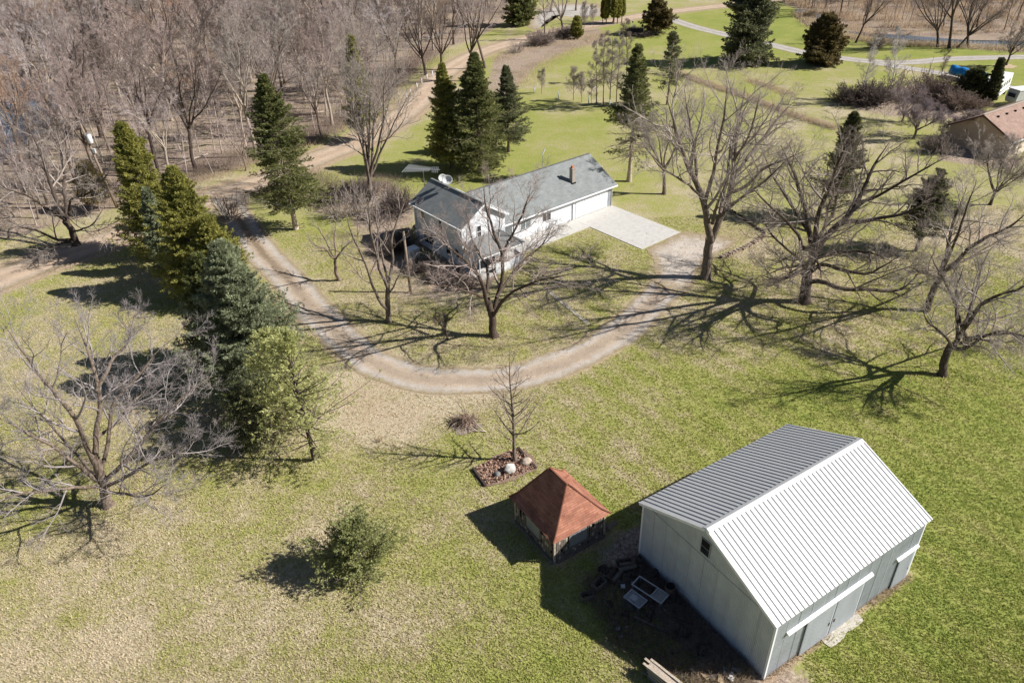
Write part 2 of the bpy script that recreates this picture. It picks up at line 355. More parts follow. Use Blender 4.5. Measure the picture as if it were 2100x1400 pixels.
xs = np.concatenate([np.arange(-900, -190, 40.), np.arange(-190, -70, 1.4), np.arange(-70, 75, .42), np.arange(75, 175, 1.4), np.arange(175, 900, 40.)])
ys = np.concatenate([np.arange(-400, 16, 26.), np.arange(18, 75, .42), np.arange(75, 130, .8), np.arange(130, 300, 1.8), np.arange(300, 950, 40.)])
X, Y = np.meshgrid(xs, ys)
vn = np.random.default_rng(3)
def lowfreq(X, Y, L, seed):
    r = np.random.default_rng(seed); v = 0
    for _ in range(9):
        a = r.uniform(0, 6.28); k = 6.28 / (L * r.uniform(.6, 1.6)); v = v + np.sin(k * (X * math.cos(a) + Y * math.sin(a)) + r.uniform(0, 6.28))
    return v / 9 ** .5 * .8
blobs = [ # x,y photo pixel, radii in metres, green value pulled towards
    (1750, 820, 16, 8, .80), (2000, 1000, 10, 12, .85), (1900, 1250, 8, 10, .85), (1500, 830, 9, 5, .66), (1300, 830, 6, 3, .55), (1250, 990, 6, 3.5, .60),
    (1650, 700, 14, 4, .30), (1750, 560, 20, 8, .42), (1950, 620, 9, 6, .55), (1850, 440, 12, 8, .50), (2000, 480, 8, 5, .15), (1560, 560, 6, 5, .40),
    (1130, 310, 16, 13, .80), (1150, 240, 13, 7, .62), (1450, 300, 16, 10, .42), (1420, 230, 10, 6, .66), (1600, 330, 12, 7, .42), (1350, 400, 7, 5, .45), (1270, 210, 8, 5, .5),
    (1120, 130, 26, 15, .60), (1180, 110, 15, 8, .45), (1230, 120, 14, 10, .72), (1450, 110, 20, 14, .82), (1560, 60, 25, 16, .92), (1500, 40, 20, 12, .95), (1600, 150, 22, 8, .45), (1700, 150, 20, 8, .60), (1900, 105, 40, 7, .8), (2080, 150, 14, 12, .9), (1800, 240, 14, 10, .55), (1780, 105, 20, 6, .9),
    (1000, 640, 10, 4.5, .46), (1150, 540, 8, 6, .50), (900, 600, 7, 5, .28), (720, 560, 6, 9, .40), (820, 690, 8, 4, .42), (1200, 600, 6, 4, .45), (620, 450, 9, 7, .62), (820, 350, 10, 8, .75), (780, 440, 9, 4, .45),
    (830, 830, 9, 4, .12), (760, 820, 6, 4, .08), (1000, 880, 8, 3, .40), (1130, 880, 7, 3, .45), (900, 960, 8, 3.5, .50), (700, 1050, 7, 4, .42), (400, 1150, 9, 4, .38), (120, 1300, 8, 4, .27), (330, 1270, 7, 4, .32), (850, 1280, 5, 3, .32), (1000, 1250, 4.5, 4.5, .68), (620, 1300, 6, 3, .45), (1150, 1350, 5, 3, .70), (800, 1150, 5, 3, .50), (1000, 1000, 4, 2.5, .62),
    (60, 640, 10, 8, .45), (300, 620, 12, 8, .40), (400, 760, 10, 8, .42), (450, 1000, 7, 4, .50), (120, 800, 10, 6, .36), (160, 450, 14, 8, .45), (300, 900, 10, 5, .38), (40, 1000, 9, 5, .42)]
num = np.full(X.shape, .46 * .25); den = np.full(X.shape, .25)
for px, py, rx, ry, val in blobs:
    c = G(px, py); ww = np.exp(-(((X - c[0]) / rx) ** 2 + ((Y - c[1]) / ry) ** 2)); num += ww * val; den += ww
green = num / den + .10 * lowfreq(X, Y, 26, 5) * np.clip((Y - 75) / 30, 0, 1) + .07 * lowfreq(X, Y, 9, 1) + .05 * lowfreq(X, Y, 3.5, 2)
# mower stripes, faint
_a, _b = G(1180, 790)[:2], G(1420, 965)[:2]; _m = (_b - _a) / np.linalg.norm(_b - _a); _q = X * -_m[1] + Y * _m[0]
green += .085 * np.tanh(2.2 * np.sin(_q * 3.1 + .35 * np.sin(_q * .7 + X * .06))) * np.clip((X + 2) / 9, 0, 1) * np.clip((78 - Y) / 20, 0, 1)
litter = soft(X, Y, WOODS, 2.5)
litter = np.maximum(litter, .95 * soft(X, Y, WOODE, 3))
for pts, wd in ((g2([(690, 380), (800, 370), (850, 420), (850, 560), (760, 560), (730, 480)]), 1.5), (g2([(1010, 120), (1100, 60), (1230, 55), (1250, 85), (1180, 100), (1110, 130), (1060, 180), (1050, 220), (990, 190)]), 2.),
                (g2([(860, 520), (1000, 545), (1040, 540), (1000, 600), (880, 600)]), .8), (g2([(1740, 190), (1900, 170), (2010, 210), (1990, 250), (1830, 240), (1750, 225)]), 2),
                (g2([(1920, 330), (2080, 350), (2100, 330), (2000, 290), (1930, 290)]), 1.), (g2([(600, 390), (760, 400), (800, 450), (640, 440)]), 2.)):
    litter = np.maximum(litter, .85 * soft(X, Y, pts, wd))
def ell(px, py, rx, ry):
    c = G(px, py); return np.exp(-(((X - c[0]) / rx) ** 2 + ((Y - c[1]) / ry) ** 2))
bare = .75 * ell(1650, 560, 3, 2.5) + .6 * ell(1500, 480, 4, 4) + .5 * ell(820, 860, 6, 3) + .5 * ell(740, 800, 4, 3) + .7 * ell(2010, 480, 6, 5) + .55 * ell(860, 600, 6, 4) + .6 * ell(1600, 740, 0, 0 + 1e-3)
rd = seg_dist(X, Y, smooth_path(ROAD, 120)); bare = np.maximum(bare, np.clip(1.15 - (rd - 2.9) / 2.0, 0, 1) * .9)
dd = seg_dist(X, Y, smooth_path(DRIVE, 80)); bare = np.maximum(bare, np.clip(1 - (dd - 1.7) / 1.0, 0, 1) * .75)
# trampled soil along the foot of the buildings
BARN = dict(o=np.array([12.416, 22.796]), a=.54755, L=12.11, W=9.81, he=4.567, hr=6.76)
GAZ = dict(n=np.array([2.03, 30.54]), a=math.atan2(2.34, 3.71), A=4.39, B=4.80)
HOUSE = dict(o=np.array([12.84, 86.08]), a=.664630)
def frame(o, a, pts):
    c, s = math.cos(a), math.sin(a); return [np.array([o[0] + c * u - s * v, o[1] + s * u + c * v]) for u, v in pts]
bp = frame(BARN['o'], BARN['a'], [(0, 0), (BARN['L'], 0), (BARN['L'], BARN['W']), (0, BARN['W'])])
bd = seg_dist(X, Y, bp[:3]); bare = np.maximum(bare, np.clip(1 - bd / .75, 0, 1) * .95)
bd = seg_dist(X, Y, [bp[0], bp[3]]); litter = np.maximum(litter, np.clip(1.15 - bd / 3.4, 0, 1))
gp = frame(GAZ['n'], GAZ['a'], [(0, 0), (4.3, 0), (4.3, 4.7), (0, 4.7)])
bare = np.maximum(bare, np.clip(1 - np.abs(seg_dist(X, Y, gp + [gp[0]])) / .7, 0, 1) * .7)
bare_map = bare; Z = np.zeros_like(X)
ny, nx = X.shape; idx = np.arange(ny * nx).reshape(ny, nx)
quads = np.stack([idx[:-1, :-1], idx[:-1, 1:], idx[1:, 1:], idx[1:, :-1]], -1).reshape(-1, 4)
gme = mesh_np('ground', np.stack([X.ravel(), Y.ravel(), Z.ravel()], 1), quads, False,
              dict(green=green.ravel(), litter=litter.ravel(), bare=bare.ravel()))
go = link('ground', gme, M['ground']); go['kind'] = 'structure'

def ribbon(name, pts, width, mat, z, n=160, rag=.12, seed=0, taper=None):
    P = smooth_path(pts, n); T = np.gradient(P, axis=0); T /= np.linalg.norm(T, axis=1, keepdims=True); N = np.stack([-T[:, 1], T[:, 0]], 1)
    r = np.random.default_rng(seed); k = 13; U = np.linspace(-1, 1, k)
    wl = width / 2 * (1 + rag * np.convolve(r.normal(0, 1, n + 8), np.ones(5) / 2.2, 'same')[4:-4] * .5)
    wr = width / 2 * (1 + rag * np.convolve(r.normal(0, 1, n + 8), np.ones(5) / 2.2, 'same')[4:-4] * .5)
    if taper is not None: wl *= taper; wr *= taper
    off = np.where(U[None, :] < 0, U[None, :] * wl[:, None], U[None, :] * wr[:, None])
    V = P[:, None, :] + N[:, None, :] * off[..., None]; crown = .05 * (1 - U ** 2)
    V = np.concatenate([V, np.broadcast_to(z + crown[None, :, None] * 0 + np.where(np.abs(U) > .99, -.0, 0)[None, :, None] * 0, (n, k, 1))], 2)
    V[:, :, 2] = z
    i = np.arange(n * k).reshape(n, k); q = np.stack([i[:-1, 1:], i[:-1, :-1], i[1:, :-1], i[1:, 1:]], -1).reshape(-1, 4)
    w_arm = np.clip(1.25 - np.abs(np.arange(n) / n - .18) / .16, 0, 1) if name == 'driveway' else np.zeros(n)
    me = mesh_np(name, V.reshape(-1, 3), q[:, ::-1] if True else q, False, dict(u=np.broadcast_to(U, (n, k)).ravel(), arm=np.broadcast_to(w_arm[:, None], (n, k)).ravel()))
    o = link(name, me, mat); o['kind'] = 'structure'; return o
ribbon('dirt_road', ROAD, 6.0, M['road'], .010, 200, .10, 1)
ribbon('driveway', DRIVE, 3.7, M['drive'], .018, 130, .13, 2)
ribbon('far_driveway', FARDRIVE, 4.2, M['fardrive'], .016, 200, .08, 3)
ribbon('side_driveway', BRANCH, 3.6, M['fardrive'], .022, 90, .1, 4)
def patch(name, pts, mat, z, n=160, rag=.25, seed=0, rings=6):
    P = smooth_path([p for p in pts] + [pts[0]], n + 1)[:-1]; c = P.mean(0); r = np.random.default_rng(seed)
    k = np.convolve(r.normal(0, 1, n + 8), np.ones(5) / 2.2, 'same')[4:-4] * rag
    d = P - c; P = P + d / np.linalg.norm(d, axis=1, keepdims=True) * k[:, None]
    V = [np.append(c, z)]; U = [0.]
    for j in range(1, rings + 1):
        t = j / rings
        for p in P: V.append(np.append(c + (p - c) * t, z)); U.append(t if t < 1 else 1.0)
    F3 = [(0, 1 + i, 1 + (i + 1) % n) for i in range(n)]
    F4 = [(1 + (j - 1) * n + i, 1 + j * n + i, 1 + j * n + (i + 1) % n, 1 + (j - 1) * n + (i + 1) % n) for j in range(1, rings) for i in range(n)]
    me = mesh_np(name, np.array(V), [np.array(F3), np.array(F4)] if F4 else [np.array(F3)], False, dict(u=U))
    return link(name, me, mat)
o = patch('gravel_turnaround', g2([(1326, 512), (1392, 476), (1440, 478), (1492, 486), (1500, 505), (1462, 525), (1432, 560), (1410, 600), (1352, 590), (1345, 555)]), M['turn'], .027, seed=5, rag=.25); o['kind'] = 'structure'
o = patch('gravel_yard', g2([(1085, 30), (1150, 8), (1230, 10), (1245, 32), (1180, 36), (1130, 34), (1105, 60), (1085, 55)]), M['fardrive'], .012, seed=6, rag=.5); o['kind'] = 'structure'
for i, pts in enumerate([[(1630, 18), (1685, 26), (1705, 46), (1672, 58), (1640, 42)], [(1700, 62), (1800, 77), (1900, 86), (2000, 96), (2130, 106), (2130, 86), (2000, 84), (1850, 72)],
                         [(-60, 130), (30, 140), (90, 165), (125, 205), (110, 255), (50, 300), (-60, 330)]]):
    o = patch('pond_water', g2(pts), M['water'], .014, seed=7 + i, rag=.6); o['kind'] = 'structure'
# tan weedy ditch lines are grown further down

# ------------------------------------------------------------------ buildings
class HF:                                # a builder in a building's own frame, u along, v across
    pass
def uvbox(me, ax):                       # planar uv in metres for shingles: ax = (origin, along, upslope)
    uv = me.uv_layers.new(name='UVMap'); o, a, b = [np.array(x, float) for x in ax]
    co = np.empty(len(me.vertices) * 3, np.float32); me.vertices.foreach_get('co', co); co = co.reshape(-1, 3)
    li = np.empty(len(me.loops), np.int32); me.loops.foreach_get('vertex_index', li)
    d = co[li] - o; uv.data.foreach_set('uv', np.stack([d @ a, d @ b], 1).astype(np.float32).ravel())
def roofslab(quad, t, name, mat, parent, along, course_dir=None):
    mb = MB().slab(quad, t); me = mb.mesh(name); q = np.array(quad, float); a = np.array(along, float); a /= np.linalg.norm(a)
    nr = np.cross(q[1] - q[0], q[-1] - q[0]); nr /= np.linalg.norm(nr); b = np.cross(nr, a)
    uvbox(me, (q[0], a, b)); return link(name, me, mat, parent)

# ---- barn: u along the ridge, v to the left, origin at the near ground corner
def build_barn():
    L, Wd, he, hr = BARN['L'], BARN['W'], BARN['he'], BARN['hr']
    t = thing('metal_barn', 'white ribbed metal barn with grey sheet walls and sliding doors', 'barn', (*BARN['o'], 0), BARN['a'])
    sl = (hr - he) / (Wd / 2); ov = .16; oh = .22
    wall = NT('barn wall sheet'); co = wall.coord()
    cc = wall.ramp(wall.noise(1.2, 5, .65, co), [(.3, (.41, .44, .475)), (.7, (.52, .55, .585))])
    cc = wall.mix(wall.ramp(wall.noise(1.6, 5, .7, wall.scale(co, (1, 1, .18))), [(.5, 0), (.8, .45)]), cc, (.33, .34, .35))
    zz = wall.n('ShaderNodeSeparateXYZ'); wall.l(co, zz.inputs[0])
    low = wall.math('ADD', zz.outputs[2], wall.math('MULTIPLY', wall.noise(2.2, 4, .7, co), .5))
    cc = wall.mix(wall.ramp(low, [(.30, .55), (.62, 0)]), cc, (.33, .25, .19))
    wall.col(cc); wall.b.inputs['Roughness'].default_value = .6; wall.b.inputs['Metallic'].default_value = .15
    WM = wall.m
    def corr(p0, p1, ztop, name, pitch=.10, depth=.018, zb=0.03):   # a corrugated sheet wall; ztop(s) gives the height
        p0 = np.array(p0, float); p1 = np.array(p1, float); D = p1 - p0; Ln = np.linalg.norm(D); D /= Ln; N = np.array([D[1], -D[0]])
        n = int(Ln / pitch) * 4; V = []
        off = [0, 0, depth, depth]
        ss = np.linspace(0, Ln, n + 1)
        for i, s in enumerate(ss):
            q = p0 + D * s + N * off[i % 4]; V.append((q[0], q[1], zb)); V.append((q[0], q[1], ztop(s)))
        F = [(2 * i, 2 * i + 2, 2 * i + 3, 2 * i + 1) for i in range(n)]
        me = bpy.data.meshes.new(name); me.from_pydata(V, [], F); me.update(); return link(name, me, WM, t)
    # long right wall v=0, far long wall, gables
    hz = he - .02
    corr((0, 0), (L, 0), lambda s: hz, 'side_wall'); corr((L, Wd), (0, Wd), lambda s: hz, 'side_wall')
    gz = lambda s: he + sl * min(s, Wd - s) - .03
    g1 = corr((0, Wd), (0, 0), gz, 'gable_wall'); corr((L, 0), (L, Wd), gz, 'gable_wall')
    MB().box(-.03, -.022, .05, Wd - .05, he - .02, he + .015).build('sheet_seam', M['rvstripe'], t)
    sm = MB()
    for k in range(1, 13): sm.box(k * .93 - .012, k * .93 + .012, -.034, -.02, .05, he - .25)
    for k in range(1, 10):
        y = k * .98; sm.box(-.034, -.02, y - .012, y + .012, .05, he - .03)
    sm.build('panel_joints', M['galv'], t)
    for uu, vv in ((0, 0), (L, 0), (0, Wd), (L, Wd)):
        du = -.035 if uu == 0 else .035; dv = -.035 if vv == 0 else .035
        MB().box(min(uu - du * 2.5, uu + du), max(uu - du * 2.5, uu + du), min(vv + dv, vv), max(vv + dv, vv), .02, he - .03).box(
            min(uu, uu + du), max(uu, uu + du), min(vv - dv * 2.5, vv), max(vv - dv * 2.5, vv), .021, he - .031).build('corner_trim', M['white'], t)
    # roof: two ribbed sheets
    def ribroof(side, name):
        yr = Wd / 2; mb = MB(); ye = -ov if side < 0 else Wd + ov; ze = he - sl * ov
        x0, x1 = -oh, L + oh; n = np.array([0, (-1 if side < 0 else 1) * math.sin(math.atan(sl)), math.cos(math.atan(sl))])
        e = np.array([0, ye, ze + .06]); r = np.array([0, yr, hr + .06])
        mb.slab([(x0, e[1], e[2]), (x1, e[1], e[2]), (x1, r[1], r[2]), (x0, r[1], r[2])], .05)
        k = 38
        for i in range(k + 1):
            x = x0 + .03 + (x1 - x0 - .06) * i / k; w = .028 if 0 < i < k else .03
            a = [e + n * .001, r + n * .001 - (r - e) * .02]
            q = [(x - w, a[0][1], a[0][2]), (x + w, a[0][1], a[0][2]), (x + w, a[1][1], a[1][2]), (x - w, a[1][1], a[1][2])]
            up = n * .042; base = np.array(q); top = base + up; top[[0, 3], 0] += .013; top[[1, 2], 0] -= .013
            mb.add(list(base) + list(top), [(4, 5, 6, 7), (0, 1, 5, 4), (1, 2, 6, 5), (2, 3, 7, 6), (3, 0, 4, 7)])
            if i < k:      # two shallow stiffening ribs per sheet
                pass
        return mb.build(name, M['roofmetal'], t)
    ribroof(-1, 'roof_slope'); ribroof(1, 'roof_slope')
    a = math.atan(sl); nc = MB()
    for s in (-1, 1):
        y0 = Wd / 2; y1 = Wd / 2 + s * .26 * math.cos(a); z0 = hr + .135; z1 = hr + .135 - .26 * math.sin(a)
        nc.slab([(-oh - .01, y0, z0), (L + oh + .01, y0, z0), (L + oh + .01, y1, z1), (-oh - .01, y1, z1)], .02)
    nc.build('ridge_cap', M['roofmetal'], t)
    for x in (-oh - .02, L + oh + .02):
        for s in (-1, 1):
            ye = Wd / 2 + s * (Wd / 2 + ov); mb = MB()
            mb.slab([(x - .02, ye, he - sl * ov + .1), (x + .02, ye, he - sl * ov + .1), (x + .02, Wd / 2, hr + .1), (x - .02, Wd / 2, hr + .1)], .19)
            mb.build('verge_trim', M['white'], t)
    # gable window
    wv, wz = Wd / 2 + .02, hr - 1.42
    f = MB().box(-.06, -.02, wv - .33, wv + .33, wz - .55, wz + .53); f = f.build('window', M['rvstripe'], t)
    MB().box(-.075, -.062, wv - .28, wv + .28, wz + .0, wz + .48).build('pane', M['black'], f)
    MB().box(-.075, -.062, wv - .28, wv + .28, wz - .5, wz - .05).build('pane', M['glass'], f)
    # big sliding doors with track cover, smaller door further along
    dm = NT('door sheet'); dm.col(dm.mix(dm.ramp(dm.noise(1.3, 5, .7, dm.scale(dm.coord(), (1, 1, .25))), [(.35, 0), (.75, .6)]), (.54, .57, .61), (.40, .42, .45))); dm.b.inputs['Roughness'].default_value = .5; dm.b.inputs['Metallic'].default_value = .15
    def door(u0, u1, h, name='sliding_door', y=-.09):
        mb = MB().box(u0, u1, y - .04, y, .08, h)
        k = int((u1 - u0) / .11)
        for i in range(k): mb.box(u0 + .05 + i * .11, u0 + .08 + i * .11, y - .052, y - .041, .1, h - .02)
        return mb.build(name, dm.m, t)
    d = door(2.55, 4.83, 2.95); MB().box(4.60, 4.66, -.17, -.145, 1.1, 1.35).build('handle', M['rust'], d)
    d = door(4.93, 7.12, 2.95); MB().box(5.02, 5.08, -.17, -.145, 1.1, 1.35).build('handle', M['rust'], d)
    MB().box(4.832, 4.928, -.06, -.045, .08, 2.9).build('door_gap', M['black'], t)
    d = door(10.35, 11.75, 2.45, 'side_door'); MB().box(11.55, 11.6, -.16, -.145, 1.0, 1.15).build('handle', M['rust'], d)
    MB().prism([(.95, -.03, 3.20), (.95, -.19, 3.12), (.95, -.19, 3.02), (.95, -.17, 3.02), (.95, -.03, 3.14)], (6.75, 0, 0)).build('track_cover', M['white'], t)
    MB().prism([(10.05, -.03, 2.72), (10.05, -.18, 2.66), (10.05, -.18, 2.56), (10.05, -.16, 2.56), (10.05, -.03, 2.66)], (1.95, 0, 0)).build('track_cover', M['white'], t)
    MB().box(-.08, L + .08, -.06, -.03, he - .22, he - .06).build('eave_trim', M['rvstripe'], t)
    MB().box(.02, L - .02, .03, .2, 0, .12).box(.02, .2, .201, Wd, 0, .12).box(.201, L - .02, Wd - .2, Wd - .03, 0, .121).box(L - .2, L - .03, .201, Wd - .201, 0, .119).build('footing', M['apron'], t)
    # concrete apron in front of the doors
    ap = patch('door_apron', frame(BARN['o'], BARN['a'], [(4.4, -.10), (5.8, -.10), (7.3, -.10), (7.35, -.35), (7.2, -.62), (5.9, -.66), (4.5, -.74), (4.35, -.4)]), M['apron'], .05, 60, .05, 11, 3)
    tag(ap, 'broken pale concrete apron in front of the barn sliding doors', 'concrete apron')
    return t
build_barn()

# ---- small well house with red hipped roof
def build_wellhouse():
    t = thing('garden_shed', 'small square derelict shed with flared red brown shingle roof', 'shed', (*GAZ['n'], 0), GAZ['a'])
    A, B = GAZ['A'], GAZ['B']; he, hm, hr = 2.0, 2.5, 4.32; gf = lambda s: .14 * s / .22 if s < .22 else .14 + .86 * (s - .22) / .78
    e = [(0, 0), (A, 0), (A, B), (0, B)]; ins = .62
    mid = [(ins, ins), (A - ins, ins), (A - ins, B - ins), (ins, B - ins)]
    top = [(A / 2 - .07, B / 2 - .80), (A / 2 + .07, B / 2 - .80), (A / 2 + .05, B / 2 + 1.0), (A / 2 - .12, B / 2 + 1.0)]
    def pt(p, z): return np.array([p[0], p[1], z])
    rings = []
    for k in range(9):
        s = k / 8; q = []
        for i in range(4):
            a = np.array(e[i]); b = np.array(top[i]); q.append(pt(a + (b - a) * s, he + (hr - he) * gf(s)))
        rings.append(q)
    al = [(1, 0, 0), (0, 1, 0), (1, 0, 0), (0, 1, 0)]
    for i in range(4):
        mb = MB(); j = (i + 1) % 4; V = []
        for r in rings: V += [r[i], r[j]]
        fs = [(2 * k, 2 * k + 1, 2 * k + 3, 2 * k + 2) for k in range(8)]; mb.add(V, fs)
        me = mb.mesh('roof_face', fix=False)
        nr = np.cross(rings[8][i] - rings[0][i], rings[0][j] - rings[0][i]); nr /= np.linalg.norm(nr); b = np.cross(nr, al[i]); b = b if b[2] > 0 else -b
        me2 = me; uvbox(me2, (rings[0][i], al[i], b)); o = link('roof_face', me2, M['redroof'], t)
        md = o.modifiers.new('s', 'SOLIDIFY'); md.thickness = .07; md.offset = -1 if i in (0, 1, 2, 3) else 1
        # each shingle course as a real step
        st = MB(); nc = 16
        for c in range(nc):
            s0 = (c + .02) / nc; s1 = min((c + 1.0) / nc, 1)
            def at(s, w): 
                a = np.array(e[w]); bb = np.array(top[w]); return pt(a + (bb - a) * s, he + (hr - he) * gf(s))
            n_ = np.cross(at(s1, i) - at(s0, i), at(s0, j) - at(s0, i)); n_ /= np.linalg.norm(n_); n_ = n_ if n_[2] > 0 else -n_
            a0, b0, b1, a1 = at(s0, i), at(s0, j), at(s1, j), at(s1, i)
            st.add([a0 + n_ * .022, b0 + n_ * .022, b1 + n_ * .008, a1 + n_ * .008, a0 + n_ * .002, b0 + n_ * .002], [(0, 1, 2, 3), (4, 5, 1, 0)])
        ms = st.mesh('shingle_courses', fix=False); uvbox(ms, (rings[0][i], al[i], b)); link('shingle_courses', ms, M['redroof'], t)
    hip = MB()
    for i in range(4):
        hip.tube([rings[k][i] + np.array([0, 0, .04]) for k in range(9)], .055, 6)
    hip.tube([pt((A / 2, B / 2 - .84), hr + .02), pt((A / 2, B / 2 + 1.04), hr + .02)], .09, 6)
    hip.build('hip_caps', M['redroof'], t)
    # little gablet on the far right slope
    gb = MB(); c0 = np.array([A / 2, B / 2 + .1]); tip = np.array([A / 2 + .8, B / 2 + .1])
    gb.add([pt(c0, 4.1), pt(tip, 4.12), pt(tip + [0, .45], 3.35), pt(c0 + [0, .4], 3.7), pt(tip + [0, -.45], 3.35), pt(c0 + [0, -.4], 3.7)], [(0, 1, 2, 3), (1, 0, 5, 4), (1, 4, 2)])
    me = gb.mesh('gablet'); uvbox(me, (pt(tip, 3.3), (1, 0, 0), (0, .7, .7))); o = link('gablet', me, M['redroof'], t)
    md = o.modifiers.new('s', 'SOLIDIFY'); md.thickness = .05
    # walls: boards and broken shingle cladding between posts
    a, b = .26, .26; x1, y1 = A - .3, B - .34; r = np.random.default_rng(5)
    for x, y in ((a, b), (x1, b), (x1, y1), (a, y1)):
        MB().box(x - .06, x + .06, y - .06, y + .06, 0, 2.0).build('corner_post', M['paleboard'], t)
    walls = [((a, b), (x1, b)), ((x1, b), (x1, y1)), ((x1, y1), (a, y1)), ((a, y1), (a, b))]
    for wi, (p, q) in enumerate(walls):
        p = np.array(p); q = np.array(q); d = (q - p) / np.linalg.norm(q - p); n = np.array([d[1], -d[0]]); Ln = np.linalg.norm(q - p)
        mb = MB(); s = .07
        mb.bar((*(p + d * .07), .35), (*(q - d * .07), .35), .05, .7); mb.bar((*(p + d * .07), 1.88), (*(q - d * .07), 1.88), .05, .34)
        mb.build('wall', M['darkwood'], t)
        sh = MB(); shp = MB()
        for k in range(int(Ln / .17)):
            for z in np.arange(.12, 1.8, .26):
                s = .1 + k * .17
                if s > Ln - .2: continue
                op = (.28 < s / Ln < .66) and .6 < z < 1.6
                if op or r.random() < .16: continue
                c = p + d * (s + .08) + n * (.045 + r.random() * .02); tgt = shp if r.random() < .16 else sh
                tgt.bar((*c, z), (*(c + n * .01), z + .27), .145, .015, up=(n[0], n[1], 0))
        sh.build('wood_shingles', M['wood'], t)
        if shp.v: shp.build('bare_wood_shingles', M['paleboard'], t)
        f = MB(); c0 = p + d * Ln * .28; c1 = p + d * Ln * .66
        f.bar((*(c0 + n * .05), .6), (*(c0 + n * .05), 1.8), .08, .06); f.bar((*(c1 + n * .05), .6), (*(c1 + n * .05), 1.8), .08, .06)
        f.bar((*(c0 + n * .06), .62), (*(c1 + n * .06), .62), .07, .08)
        fr = f.build('window', M['wood'], t)
        MB().bar((*(c0 + d * .05 + n * .035), 1.2), (*(c1 - d * .05 + n * .035), 1.2), .02, 1.1).build('board_panel', M['dullmetal'] if wi in (0, 3) else M['darkwood'], fr)
    MB().box(a, x1, b, y1, .02, .12).build('floor', M['darkwood'], t)
    lg = MB(); lg.bar((.1, B * .05, .1), (.2, B - .4, .1), .16, .2); lg.bar((.4, .12, .09), (A - .3, .16, .09), .16, .18)
    lg.bar((A + .1, .3, .12), (A + .55, 1.5, .3), .16, .05)
    lg.build('sill_beam', M['wood'], t)
    MB().slab([(A - .15, -.15, .75), (A + .75, .15, .62), (A + .7, .5, .62), (A - .1, .2, .75)], .05).build('bench_board', M['wood'], t)
build_wellhouse()

# ---- white house
def win(parent, u0, u1, z0, z1, face, n, axis, glassmat='glass', sash=1, split=0):
    """a window on plane axis ('u' wall runs along u at v=face; 'v' wall runs along v at u=face); n = outward sign"""
    t = .05
    def bx(a0, a1, zz0, zz1, d0, d1):
        lo, hi = sorted((face + n * d0, face + n * d1))
        return (a0, a1, lo, hi, zz0, zz1) if axis == 'u' else (lo, hi, a0, a1, zz0, zz1)
    fr = MB(); w_ = .07
    fr.box(*bx(u0 - w_, u0, z0 - w_, z1 + w_, .003, t)).box(*bx(u1, u1 + w_, z0 - w_, z1 + w_, .003, t)).box(*bx(u0, u1, z1, z1 + w_, .003, t)).box(*bx(u0, u1, z0 - w_, z0, .003, t + .03))
    if sash: fr.box(*bx(u0, u1, (z0 + z1) / 2 - .025, (z0 + z1) / 2 + .025, .012, .04))
    for k in range(split): c = u0 + (u1 - u0) * (k + 1) / (split + 1); fr.box(*bx(c - .03, c + .03, z0, z1, .013, .042))
    f = fr.build('window', M['white'], parent); MB().box(*bx(u0, u1, z0, z1, .004, .011)).build('pane', M[glassmat], f); return f
